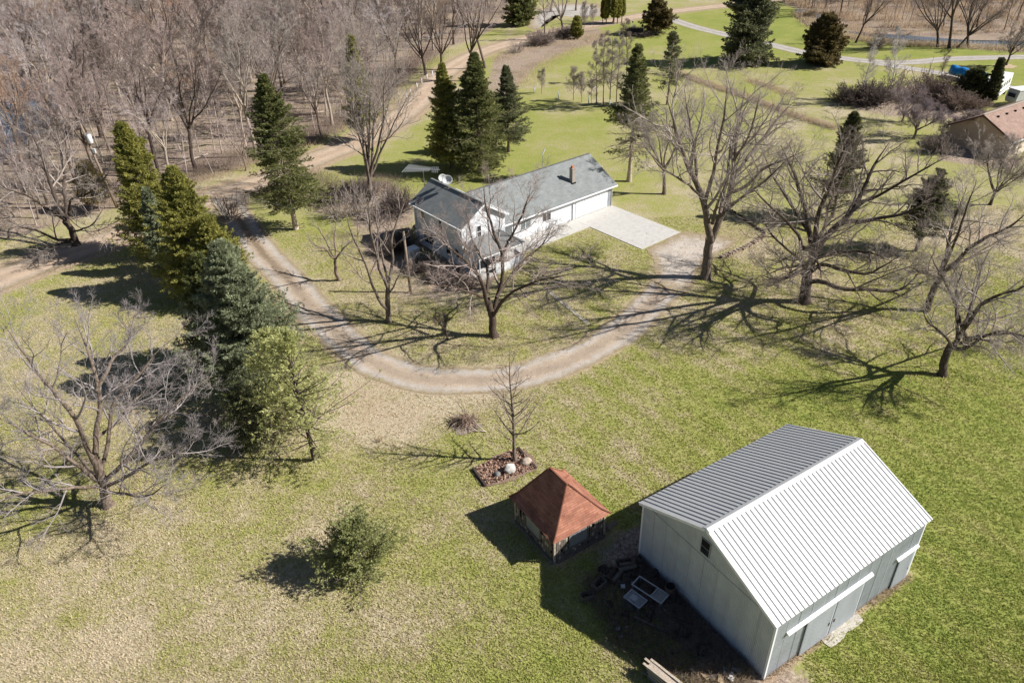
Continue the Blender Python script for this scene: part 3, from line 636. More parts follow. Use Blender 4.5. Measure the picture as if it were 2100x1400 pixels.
def build_house():
    t = thing('white_house', 'white clapboard house with grey shingle roofs and long garage wing', 'house', (*HOUSE['o'], 0), HOUSE['a'])
    # frame: u from garage corner towards the left is negative, v away from the driveway
    he, hr, W = 2.84, 5.28, 9.06; U0 = -18.25; S = M['siding']
    MB().box(-15.72, 0, 0, .12, .15, he).build('front_wall', S, t)
    MB().box(U0, -15.72, 1.3, 1.42, .15, he).box(-15.84, -15.72, .121, 1.299, .15, he).build('entry_wall', S, t)
    MB().box(U0, 0, W - .12, W, .15, he).build('rear_wall', S, t)
    sl = (hr - he) / (W / 2)
    MB().prism([(-.12, .121, .15), (-.12, W - .121, .15), (-.12, W - .121, he), (-.12, W / 2, hr - .02), (-.12, .121, he)], (.119, 0, 0)).build('gable_wall', S, t)
    MB().box(U0, -.01, .01, .3, 0, .149).box(-.3, -.01, .301, W, 0, .149).build('foundation', M['concrete'], t)
    o1 = .42; og = .4
    roofslab([(U0 - .6, -o1, he - sl * o1 + .14), (og, -o1, he - sl * o1 + .14), (og, W / 2, hr + .14), (U0 - .6, W / 2, hr + .14)], .14, 'roof_slope', M['greyroof'], t, (1, 0, 0))
    roofslab([(U0 - .6, W + o1, he - sl * o1 + .14), (og, W + o1, he - sl * o1 + .14), (og, W / 2 + .001, hr + .139), (U0 - .6, W / 2 + .001, hr + .139)], .14, 'roof_slope', M['greyroof'], t, (-1, 0, 0))
    MB().bar((U0, W / 2, hr + .15), (og, W / 2, hr + .15), .24, .05).build('ridge_cap', M['porchroof'], t)
    MB().box(U0 - .3, og + .02, -o1 - .10, -o1 - .003, he - sl * o1 - .06, he - sl * o1 + .10).build('gutter', M['white'], t)
    MB().box(U0, og - .02, -o1, -.002, he - sl * o1 - .05, he - sl * o1 - .02).build('soffit', M['white'], t)
    MB().slab([(og + .003, -o1, he - sl * o1 + .12), (og + .03, -o1, he - sl * o1 + .12), (og + .03, W / 2, hr + .12), (og + .003, W / 2, hr + .12)], .2).build('verge_trim', M['white'], t)
    # garage door, side door, downpipes, windows
    g = MB(); 
    for k in range(4): [g.box(-5.95 + j * 1.225 + .03, -5.95 + j * 1.225 + 1.195, -.045, -.004, .2 + k * .53, .18 + k * .53 + .47) for j in range(4)]
    g.build('garage_door', M['white'], t)
    MB().box(-6.09, -5.96, -.045, -.002, .15, 2.42).box(-1.04, -.91, -.045, -.002, .15, 2.42).box(-5.959, -1.041, -.045, -.002, 2.32, 2.42).build('garage_door_frame', M['white'], t)
    MB().box(-.72, -.30, -.035, -.004, .18, 2.2).build('side_door', M['rvstripe'], t)
    for u in (-6.6, -.12): MB().box(u - .05, u + .05, -.11, -.012, .15, he - sl * o1 - .061).build('downpipe', M['galv'], t)
    win(t, -11.25, -10.05, 1.2, 2.05, 0, -1, 'u', 'glass', 0, 1); win(t, -14.55, -13.1, 1.15, 2.05, 0, -1, 'u', 'curtain', 0, 1)
    MB().box(-17.6, -16.7, 1.27, 1.297, .2, 2.2).build('entry_door', M['rvstripe'], t)
    # chimney and roof aerial
    cu, cv = -5.05, 1.75; zb = he + sl * cv
    ch = MB().box(cu - .22, cu + .22, cv - .26, cv + .26, zb - .15, zb + 1.75).box(cu - .26, cu + .26, cv - .3, cv + .3, zb + 1.751, zb + 1.82).build('chimney', M['chimney'], t)
    MB().box(cu - .14, cu + .14, cv - .14, cv + .14, zb + 1.821, zb + 2.12).build('flue', M['clay'], ch)
    MB().box(cu - .3, cu + .3, cv - .34, cv + .34, zb - .2, zb + .12).build('flashing', M['black'], ch)
    # two-storey block
    u0, u1, v0, v1, h2, r2 = -23.8, -18.2, -1.9, 7.1, 4.95, 6.75; um = (u0 + u1) / 2; s2 = (r2 - h2) / ((u1 - u0) / 2); oe = .3; og2 = .35
    MB().box(u0, u0 + .12, v0, v1, .3, h2).build('side_wall', S, t); MB().box(u1 - .12, u1, v0, v1, .3, h2).build('side_wall', S, t)
    for vv, nm in ((v0, 'front_gable'), (v1 - .12, 'rear_gable')):
        MB().prism([(u0 + .121, vv, .3), (u1 - .121, vv, .3), (u1 - .121, vv, h2), (um, vv, r2 - .05), (u0 + .121, vv, h2)], (0, .12, 0)).build(nm, S, t)
    MB().box(u0 + .02, u1 - .02, v0 + .02, v1 - .02, 0, .299).build('foundation', M['chimney'], t)
    for sgn in (-1, 1):
        ue = um + sgn * ((u1 - u0) / 2 + oe); ze = h2 - s2 * oe + .15
        roofslab([(ue, v0 - og2, ze), (ue, v1 + og2, ze), (um, v1 + og2, r2 + .15), (um, v0 - og2, r2 + .15)], .15, 'roof_slope', M['greyroof'], t, (0, 1, 0))
        MB().bar((ue + sgn * .06, v0 - og2, ze - .08), (ue + sgn * .06, v1 + og2, ze - .08), .1, .12).build('gutter', M['white'], t)
        for vv in (v0 - og2 - .02, v1 + og2 + .02):
            MB().slab([(ue, vv - .015, ze - .02), (ue, vv + .015, ze - .02), (um, vv + .015, r2 + .13), (um, vv - .015, r2 + .13)], .2).build('verge_trim', M['white'], t)
    MB().bar((um, v0 - og2, r2 + .17), (um, v1 + og2, r2 + .17), .26, .06).build('ridge_cap', M['greyroof'], t)
    win(t, 5.0, 5.6, 3.55, 4.5, u0, -1, 'v'); win(t, 1.6, 2.2, 3.55, 4.5, u0, -1, 'v'); win(t, 3.6, 5.5, .95, 2.3, u0, -1, 'v', 'glass', 1, 1)
    win(t, .4, 1.2, 1.0, 2.2, u0, -1, 'v'); win(t, -1.1, -.5, 1.2, 2.2, u0, -1, 'v')
    win(t, um - .9, um - .4, 3.2, 4.5, v0, -1, 'u'); win(t, um + 1.0, um + 1.5, 1.0, 2.3, v0, -1, 'u')
    for vv in (v0 + .05, v1 - .05): MB().box(u0 - .04, u0 - .003, vv - .05, vv + .05, .3, h2 - .1).build('corner_trim', M['white'], t)
    MB().box(u0 - .12, u0 - .045, v1 - .3, v1 - .2, .1, h2 - .15).build('downpipe', M['white'], t)
    # porch in the front, hipped, with posts and a half wall
    p0, p1, q0, q1 = u0 - .15, u1 + .35, v0 - 2.9, v0 - .001; zp, zt = 2.55, 3.35
    A0, A1, B0, B1 = (p0, q0, zp), (p1, q0, zp), (p0 + 1.2, q1, zt), (p1 - 1.2, q1, zt)
    for quad, al in (([A0, A1, B1, B0], (1, 0, 0)), ([(p0, q1, zp), A0, B0, (p0 + 1.2, q1 + .0, zt)], (0, 1, 0)), ([A1, (p1, q1, zp), (p1 - 1.2, q1, zt), B1], (0, 1, 0))):
        tri = [np.array(x, float) for x in quad]
        if np.allclose(tri[2], tri[3]): tri = tri[:3]
        q = np.array(tri); nr = np.cross(q[1] - q[0], q[2] - q[0]); nr /= np.linalg.norm(nr); nr = nr if nr[2] > 0 else -nr
        me = MB().prism(q, -nr * .08).mesh('porch_roof'); b_ = np.cross(nr, al); uvbox(me, (q[0], al, b_)); link('porch_roof', me, M['porchroof'], t)
    MB().box(p0 + .05, p1 - .05, q0 + .05, q0 + .15, zp - .3, zp - .07).box(p0 + .05, p0 + .15, q0 + .151, q1, zp - .3, zp - .071).box(p1 - .15, p1 - .05, q0 + .151, q1, zp - .3, zp - .071).build('porch_fascia', M['white'], t)
    for pu, pv in ((p0 + .15, q0 + .12), (p0 + .15, q0 + 1.6), (p0 + 2.2, q0 + .12), (p1 - .2, q0 + .12), (p1 - 2.4, q0 + .12)): MB().box(pu - .05, pu + .05, pv - .05, pv + .05, .2, zp - .3).build('porch_post', M['white'], t)
    MB().box(p0 + 2.26, p1 - .26, q0 + .08, q0 + .18, .2, 1.15).box(p1 - .25, p1 - .13, q0 + .19, q0 + 1.6, .2, 1.15).build('porch_half_wall', S, t)
    MB().box(p0, p1, q0, q1, .0, .199).build('porch_floor', M['concrete'], t)
    return t
build_house()
HFR = lambda u, v, z=0: np.append(frame(HOUSE['o'], HOUSE['a'], [(u, v)])[0], z)
def slabs(name, label, cells, z=.07, group=None):
    for (a, b, c, d) in cells:
        o = MB().box(a, b, c, d, .0, z).build(name, M['concrete'], None, loc=(*HOUSE['o'], 0), rz=HOUSE['a']); o['kind'] = 'structure'
g_ = .012
slabs('concrete_pad', '', [(-6.42, .05, -3.5 + g_, -.02), (-6.42, .05, -7.35 + g_, -3.5 - g_), (-6.42, .05, -10.85, -7.35 - g_)], .06)
slabs('concrete_walk', '', [(-10.2 + g_, -6.42 - g_, -2.75, -.02), (-14.2 + g_, -10.2 - g_, -2.75, -.02), (-17.8, -14.2 - g_, -2.75, -.02)], .055)
# things about the house
def satellite_dish(u, v, z, az, label, s=1.0):
    t = thing('satellite_dish', label, 'satellite dish', HFR(u, v, z), az)
    MB().tube([(0, 0, -.5), (0, 0, .35)], .03, 6).tube([(0, .3, -.5), (0, .02, .15)], .02, 5).build('mount', M['dullmetal'], t)
    V = []; F = []; n = 20; c = np.array([0, -.12, .55]); R3 = Matrix.Rotation(R_(62), 3, 'X')
    for j in range(5):
        rr = .52 * s * j / 4
        for k in range(n): p = R3 @ Vector((rr * math.cos(6.283 * k / n), rr * math.sin(6.283 * k / n) * .9, .28 * (rr / (.55 * s)) ** 2 * s)); V.append(c + np.array(p))
    F = [(j * n + k, j * n + (k + 1) % n, (j + 1) * n + (k + 1) % n, (j + 1) * n + k) for j in range(4) for k in range(n)]
    o = MB().add(V, F).build('reflector', M['dish'], t, True); md = o.modifiers.new('s', 'SOLIDIFY'); md.thickness = .02
    a = MB().bar((0, -.2, .15), (0, -.75, .72), .035).box(-.06, .06, -.83, -.7, .66, .8).build('feed_arm', M['dullmetal'], t)
satellite_dish(-21.0, 4.3, 7.05, R_(5), 'grey satellite dish on the near half of the house ridge', 1.1)
satellite_dish(-21.0, 5.3, 7.0, R_(20), 'smaller pale dish just behind the larger satellite dish', .9)
def aerial():
    t = thing('tv_antenna', 'long comb shaped television antenna on a mast behind the house', 'antenna', HFR(-21.6, 8.0, 0), 0)
    MB().tube([(0, 0, 0), (0, 0, 8.0)], .03, 6).build('mast', M['dullmetal'], t)
    b = MB().bar((-2.0, .45, 8.0), (1.9, -.5, 8.0), .05).build('boom', M['galv'], t)
    e = MB(); d = np.array([3.9, -.95, 0]) / 4.01; n = np.array([.95, 3.9, 0]) / 4.01
    for k in range(11): c = np.array([-2, .45, 8.0]) + d * (.1 + k * .27); h = 1.25 - k * .06; e.bar(c - n * h, c + n * h, .035)
    for k in range(4): c = np.array([-2, .45, 8.0]) + d * (3.15 + k * .2); e.bar(c - n * .25 - [0, 0, .25], c + n * .25 + [0, 0, .25], .03)
    e.build('elements', M['galv'], t)
aerial()
def roof_mast():
    t = thing('roof_antenna', 'thin pale antenna standing on the garage ridge', 'antenna', HFR(-7.2, 4.6, 5.3), 0)
    MB().tube([(0, 0, 0), (0, 0, 1.9)], .03, 6).tube([(.5, .1, 0), (0, 0, 1.0)], .018, 5).tube([(-.3, -.4, -.1), (0, 0, 1.0)], .018, 5).build('mast', M['dullmetal'], t)
    MB().bar((-.05, -.1, 1.75), (.3, .35, 2.35), .11, .09).build('panel', M['dish'], t)
roof_mast()
def util_box():
    p = G(847, 528); t = thing('utility_cabinet', 'white metal cabinet on the ground beside the blue grey house wall', 'utility box', p, HOUSE['a'])
    MB().box(-.6, .6, -.5, .5, .05, 1.1).build('body', M['rv'], t); MB().box(-.64, .64, -.54, .54, 1.101, 1.17).build('lid', M['white'], t)
    MB().box(-.55, .55, -.52, -.501, .15, 1.0).build('door', M['dish'], t)
util_box()

# ---- poles
def utility_pole():
    B = G(240, 427); H = height((240, 427), (193, 252)); t = thing('utility_pole', 'wooden power pole carrying a pale transformer by the dirt road', 'utility pole', B)
    top = np.array([-1.0, 0, H])
    MB().tube([(0, 0, 0), top * .5, top], [.17, .15, .12], 10).build('pole', M['pole'], t, True)
    k = top * .83; c = k + np.array([.42, -.15, 0]); tr = MB().tube([c - [0, 0, .55], c - [0, 0, .5], c + [0, 0, .45], c + [0, 0, .52]], [.24, .29, .29, .2], 14).build('transformer', M['rv'], t, True)
    MB().tube([c + [0, .1, .5], c + [0, .1, .8]], .05, 6).tube([c + [-.1, -.1, .5], c + [-.1, -.1, .75]], .04, 6).build('bushing', M['rvstripe'], tr)
    MB().bar(k + [-.1, 0, .2], k + [.25, -.1, .2], .06, .1).bar(k + [-.1, 0, -.3], k + [.25, -.1, -.3], .06, .1).tube([top - [0, 0, .1], top + [0, 0, .32]], .05, 6).build('bracket', M['dullmetal'], t)
    q = top * .70; MB().box(q[0] + .1, q[0] + .42, q[1] - .15, q[1] + .15, q[2] - .4, q[2] + .15).build('fuse_box', M['dish'], t)
    w_ = MB(); ws = np.array(G(842, 600)) - B; e = ws + np.array([0, 0, 6.6]); s0 = top * .9
    L1 = [s0 + (e - s0) * k / 14 + np.array([0, 0, -1.6 * 4 * (k / 14) * (1 - k / 14)]) for k in range(15)]; w_.tube(L1, .013, 4)
    for e in (np.array([-75., 18, 11.]), np.array([46., 62., 11.])):
        for s0 in (top + [0, 0, .3], top * .86):
            L1 = [s0 + (e - s0) * k / 16 + np.array([0, 0, -1.5 * 4 * (k / 16) * (1 - k / 16)]) for k in range(17)]; w_.tube(L1, .010, 4)
    w_.build('power_line', M['dullmetal'], t)
utility_pole()
B = G(842, 600); H = height((842, 600), (833, 475)); t = thing('service_pole', 'plain brown timber service pole standing in the front lawn', 'pole', B)
MB().tube([(0, 0, 0), (0, 0, H)], [.15, .11], 10).build('shaft', M['pole'], t, True); MB().box(-.1, .1, -.2, -.1, H - .8, H - .4).build('bracket', M['dullmetal'], t)
r0 = np.random.default_rng(8)
pp = [(795, 236), (835, 204), (844, 196), (856, 183), (865, 174), (876, 165), (887, 158)]
for i, p in enumerate(pp):
    o = MB().tube([(0, 0, 0), (r0.normal() * .06, r0.normal() * .06, 1.15)], [.085, .08], 8).build('marker_post', M['white'], None, True, G(*p)); tag(o, 'white marker post in the row along the wood side of the dirt road', 'post', 'white posts along the dirt road')
o = MB().tube([(0, 0, 0), (.15, 0, 1.2)], [.1, .09], 8).build('marker_post', M['white'], None, True, G(1095, 191)); tag(o, 'lone white post at the far end of the lawn behind the spruces', 'post')
o = MB().tube([(0, 0, 0), (0, 0, 1.5)], .06, 6).build('wooden_post', M['wood'], None, True, G(505, 416)); tag(o, 'thin dark wooden post where the driveway meets the dirt road', 'post')
for p in ((1145, 204), (1207, 213), (1250, 221)):
    o = MB().tube([(0, 0, 0), (0, 0, 1.35)], .075, 8).build('seedling_tube', M['seedtube'], None, True, G(*p)); tag(o, 'pale blue seedling guard tube at the foot of the poplar row', 'tree guard', 'seedling tubes at the lawn edge')
def mailbox(px, py, label, white):
    t = thing('mailbox', label, 'mailbox', G(px, py)); MB().box(-.06, .06, -.06, .06, 0, 1.1).build('post', M['white'] if white else M['wood'], t)
    MB().prism([(-.14, -.28, 1.1), (.14, -.28, 1.1), (.14, -.28, 1.27), (.07, -.28, 1.36), (-.07, -.28, 1.36), (-.14, -.28, 1.27)], (0, .56, 0)).build('box', M['black'], t)
mailbox(1378, 30, 'black mailbox on a dark post beside the far road', False); mailbox(1297, 56, 'mailbox on a white post by the brushy mound', True)
# paver edging strip in the lawn, timber and brick borders
a, b = G(1128, 600), G(1206, 664); mb = MB(); n = 26; d = (b - a) / n; nr = np.array([-d[1], d[0], 0]) / np.linalg.norm(d)
for k in range(n):
    c = a + d * (k + .5); h = r0.uniform(.03, .06); u_ = d / np.linalg.norm(d) * .16; mb.poly([(c + s * u_ + q * nr * .2 + r0.normal(0, .015, 3))[:2] for s, q in ((-1, -1), (1, -1), (1, 1), (-1, 1))], 0, h)
tag(mb.build('paver_strip', M['paver']), 'thin line of old pavers running through the front lawn', 'paving strip')
def border(name, pts, label, mat, w_=.25, h=.22, seed=0):
    mb = MB(); r = np.random.default_rng(seed); P = smooth_path([G(*p)[:2] for p in pts], 60)
    for a_, b_ in zip(P[:-1], P[1:]):
        if name != 'timber_border' and r.random() < .08: continue
        c = (a_ + b_) / 2 + r.normal(0, .05, 2); L_ = np.linalg.norm(b_ - a_) * .46; u_ = (b_ - a_) / np.linalg.norm(b_ - a_); n_ = np.array([-u_[1], u_[0]]); hh = h * r.uniform(.5, 1.3); ww = w_ * r.uniform(.7, 1.2) / 2
        mb.poly([c + s * L_ * u_ + q * ww * n_ for s, q in ((-1, -1), (1, -1), (1, 1), (-1, 1))], 0, hh)
    return tag(mb.build(name, mat), label, 'garden border')
border('stone_border', [(1478, 530), (1500, 521), (1525, 510), (1548, 497), (1566, 484)], 'crumbling pale brick border left of the gnarled tree', M['stonewall'], .45, .25, 1)
border('timber_border', [(1494, 430), (1510, 441), (1532, 455), (1552, 468), (1568, 480)], 'dark rotten timber border behind the gravel turnaround', M['darkwood'], .25, .25, 2)

# ------------------------------------------------------------------ plants
def nrm(v): return v / (np.linalg.norm(v, axis=-1, keepdims=True) + 1e-12)
def grow(P, D, L, K, wig, trop, r):
    n = len(P); pts = np.empty((n, K + 1, 3)); pts[:, 0] = P; d = nrm(D); st = (L / K)[:, None]; trop = np.asarray(trop, float)
    for k in range(K):
        d = nrm(d + r.normal(0, wig, (n, 3)) + trop); pts[:, k + 1] = pts[:, k] + d * st
    return pts
def tubes(pts, rad, S):
    n, K1, _ = pts.shape; T = nrm(np.gradient(pts, axis=1)); m = nrm(T.mean(1)); ref = np.where(np.abs(m[:, 2:3]) < .8, np.array([[0, 0, 1.]]), np.array([[1., 0, 0]]))
    a = nrm(np.cross(T, ref[:, None, :])); b = np.cross(T, a); th = np.arange(S) * 2 * np.pi / S
    ring = a[:, :, None, :] * np.cos(th)[None, None, :, None] + b[:, :, None, :] * np.sin(th)[None, None, :, None]
    V = (pts[:, :, None, :] + ring * rad[:, :, None, None]).reshape(-1, 3)
    i = np.arange(n * K1 * S).reshape(n, K1, S); j = np.roll(i, -1, 2)
    return V, np.stack([i[:, :-1], j[:, :-1], j[:, 1:], i[:, 1:]], -1).reshape(-1, 4)
def kids(pts, rad, m, t0, t1, alo, ahi, r, power=1.0):
    n, K1, _ = pts.shape; t = t0 + (t1 - t0) * (((np.arange(m)[None] + r.random((n, m))) / m) ** power); x = t * (K1 - 1); i = np.minimum(x.astype(int), K1 - 2); f = (x - i)[..., None]
    I = np.arange(n)[:, None]; P = pts[I, i] * (1 - f) + pts[I, i + 1] * f; T = nrm(pts[I, i + 1] - pts[I, i]); rr = rad[I, i] * (1 - f[..., 0]) + rad[I, i + 1] * f[..., 0]
    ref = np.where(np.abs(T[..., 2:3]) < .8, np.array([0, 0, 1.]), np.array([1., 0, 0])); a = nrm(np.cross(T, ref)); b = np.cross(T, a)
    az = r.uniform(0, 6.28, (n, 1)) + np.arange(m)[None] * 2.4 + r.normal(0, .4, (n, m)); an = r.uniform(alo, ahi, (n, m))
    D = T * np.cos(an)[..., None] + (a * np.cos(az)[..., None] + b * np.sin(az)[..., None]) * np.sin(an)[..., None]
    return P.reshape(-1, 3), D.reshape(-1, 3), rr.ravel(), t.ravel()
def tp(n, K, r0, r1):                     # tapering radii
    k = np.linspace(0, 1, K + 1)[None]; return np.asarray(r0)[:, None] * (1 - k) + np.asarray(r1)[:, None] * k
def join(parts):
    V = []; F = []; n = 0
    for v, f in parts: V.append(v); F.append(f + n); n += len(v)
    return np.concatenate(V), np.concatenate(F)
def twiggery(limbs, lrad, r, o):
    """grow branches, side branches and twigs on given limbs; returns parts for the crown"""
    out = []; lens = np.linalg.norm(np.diff(limbs, axis=1), axis=2).sum(1)
    up = o.get('up', .04); cur, crad, cl = limbs, lrad, lens; t0 = o.get('t0', .25)
    for lv, (m, ratio, alo, ahi, K, wig, S) in enumerate(o['levels']):
        P, D, rr, t = kids(cur, crad, m, t0 if lv == 0 else .12, 1.0, R_(alo), R_(ahi), r, .85)
        if o.get('flat') : D[:, 2] *= o['flat']
        pl = np.repeat(cl, m); L = pl * ratio * (1 - .5 * t) * r.uniform(.6, 1.25, len(t)); L = np.clip(L, .22, None)
        if 'lmax' in o: L = np.minimum(L, o['lmax'][lv])
        ra = np.minimum(rr * .6, .024 * L + .003) ; mn = o.get('rmin', .006); ra = np.maximum(ra, mn); rb = np.maximum(ra * .3, mn * .7)
        pts = grow(P, D, L, K, wig, (0, 0, up), r); rad = tp(len(L), K, ra, rb)
        out.append(tubes(pts, rad, S)); cur, crad, cl = pts, rad, L
    return out
LV = dict(
    big=[(10, .50, 30, 60, 8, .14, 5), (8, .50, 28, 56, 6, .13, 4), (6, .54, 24, 48, 4, .10, 3), (4, .62, 18, 42, 3, .07, 3)],
    dense=[(11, .50, 30, 60, 8, .14, 5), (8, .50, 28, 56, 6, .13, 4), (7, .54, 24, 48, 4, .10, 3), (6, .60, 18, 42, 3, .07, 3)],
    med=[(8, .44, 30, 58, 6, .12, 4), (6, .50, 28, 52, 5, .11, 3), (5, .58, 22, 46, 3, .08, 3)],
    wood=[(8, .40, 20, 46, 5, .11, 4), (6, .50, 22, 46, 4, .11, 3), (6, .56, 20, 45, 3, .10, 3), (4, .6, 18, 42, 2, .08, 3)],
    sparse=[(5, .42, 25, 48, 5, .08, 4), (3, .55, 22, 42, 3, .07, 3)],
    fine=[(9, .42, 30, 55, 6, .11, 4), (7, .46, 25, 50, 5, .11, 3), (6, .5, 25, 46, 4, .10, 3), (3, .6, 20, 44, 2, .08, 3)])
def spline(pts, K):
    return smooth_path(pts, K + 1)
class TreeMesh: pass
def tree_meshes(name, trunk_parts, crown_parts, S=None):
    v, f = join(trunk_parts); tm = mesh_np(name + '_trunk', v, f); v, f = join(crown_parts); cm = mesh_np(name + '_crown', v, f); return tm, cm
def bare(seed, H, r0, fork=.35, nl=5, spread=(18, 45), lvl='med', up=.05, excurrent=False, rmin=.007, wig=.06, lean=(0, 0), t0=.25, limb=.7):
    r = np.random.default_rng(seed); base = np.array([[0, 0, -.05]]); D = np.array([[lean[0], lean[1], 1.]])
    if excurrent:
        K = 12; tr = grow(base, D, np.array([H]), K, wig * .5, (0, 0, .03), r); rad = tp(1, K, [r0], [.02]); rad[:, 0] *= 1.35
        P, Dd, rr, t = kids(tr, rad, nl, fork, .97, R_(spread[0]), R_(spread[1]), r)
        L = H * limb * (1.05 - t) * r.uniform(.7, 1.2, len(t)) + .5; ra = np.minimum(rr * .55, .02 * L + .01)
    else:
        K = 8; tr = grow(base, D, np.array([H * fork]), K, wig, (0, 0, .03), r); rad = tp(1, K, [r0], [r0 * .72]); rad[:, 0] *= 1.45; rad[:, 1] *= 1.12
        d = nrm(tr[:, -1] - tr[:, -2])[0]; az = r.uniform(0, 6.28) + np.arange(nl) * 6.283 / nl + r.normal(0, .3, nl); an = np.radians(r.uniform(spread[0], spread[1], nl)); an[0] *= .35
        a = nrm(np.cross(d, [1., .1, 0])); b = np.cross(d, a); Dd = d * np.cos(an)[:, None] + (a * np.cos(az)[:, None] + b * np.sin(az)[:, None]) * np.sin(an)[:, None]
        P = np.repeat(tr[:, -1], nl, 0) - d * r.uniform(0, H * fork * .22, (nl, 1)); L = H * limb * r.uniform(.8, 1.1, nl) * (1 - fork * .3); ra = r0 * r.uniform(.42, .6, nl)
    K1 = 8; limbs = grow(P, Dd, L, K1, .11, (0, 0, up), r); lr = tp(len(L), K1, ra, np.maximum(ra * .12, .012))
    return tree_meshes('bare', [tubes(tr, rad, 10), tubes(limbs, lr, 7)], twiggery(limbs, lr, r, dict(levels=LV[lvl], up=up, t0=t0, rmin=rmin)))
def place_tree(name, meshes, label, cat, loc, rz=0, s=1.0, mt=None, mc=None, group=None, sz=None):
    t = thing(name, label, cat, loc, rz, group); t.scale = (s, s, sz or s)
    for nm, me, mat in (('trunk', meshes[0], mt), ('crown', meshes[1], mc)):
        o = bpy.data.objects.new(nm, me); COL.objects.link(o); o.parent = t
        if not me.materials: me.materials.append(mat)
        elif me.materials[0] != mat: o.material_slots[0].link = 'OBJECT'; o.material_slots[0].material = mat
    return t
def guided(name, label, base, limbs, mt, mc, seed, free=(), lvl='big', up=.04, trunk_n=1, rmin=.0055, flat=None, t0=.22, r_lift=.0):
    """a tree whose main limbs follow given courses. limbs: (r0, r1, [(px,py,depth offset)...]); the first trunk_n are trunks without twigs low down"""
    r = np.random.default_rng(seed); B = G(*base); P3 = []; R0 = []
    for ra, rb, pts in limbs:
        q = [PY(px, py, B[1] + dy) - B for px, py, dy in pts]; P3.append(spline(q, 14)); R0.append((ra, rb * (1.5 if len(R0) >= trunk_n else 1)))
    for ra, rb, q in free: P3.append(spline(np.array(q, float), 14)); R0.append((ra, rb))
    P3 = np.array(P3); P3 = P3 + np.concatenate([np.zeros((len(P3), 1, 3)), np.cumsum(r.normal(0, .035, (len(P3), 14, 3)), 1)], 1)
    kk = np.linspace(0, 1, 15)[None]; ra_ = np.array([x[0] for x in R0])[:, None]; rb_ = np.array([x[1] for x in R0])[:, None]; rad = rb_ + (ra_ - rb_) * (1 - kk) ** .85
    rad[trunk_n:] *= np.where(kk > .8, 1 - (kk - .8) * 3.4, 1)
    for i in range(trunk_n): rad[i, 0] *= 1.45; rad[i, 1] *= 1.12; P3[i, 0, 2] = -.1
    o = dict(levels=LV[lvl], up=up, t0=t0, rmin=rmin)
    if flat: o['flat'] = flat
    ms = tree_meshes(name, [tubes(P3, rad, 10)], twiggery(P3[trunk_n:], rad[trunk_n:], r, o))
    return place_tree(name, ms, label, 'tree', B, 0, 1, mt, mc)

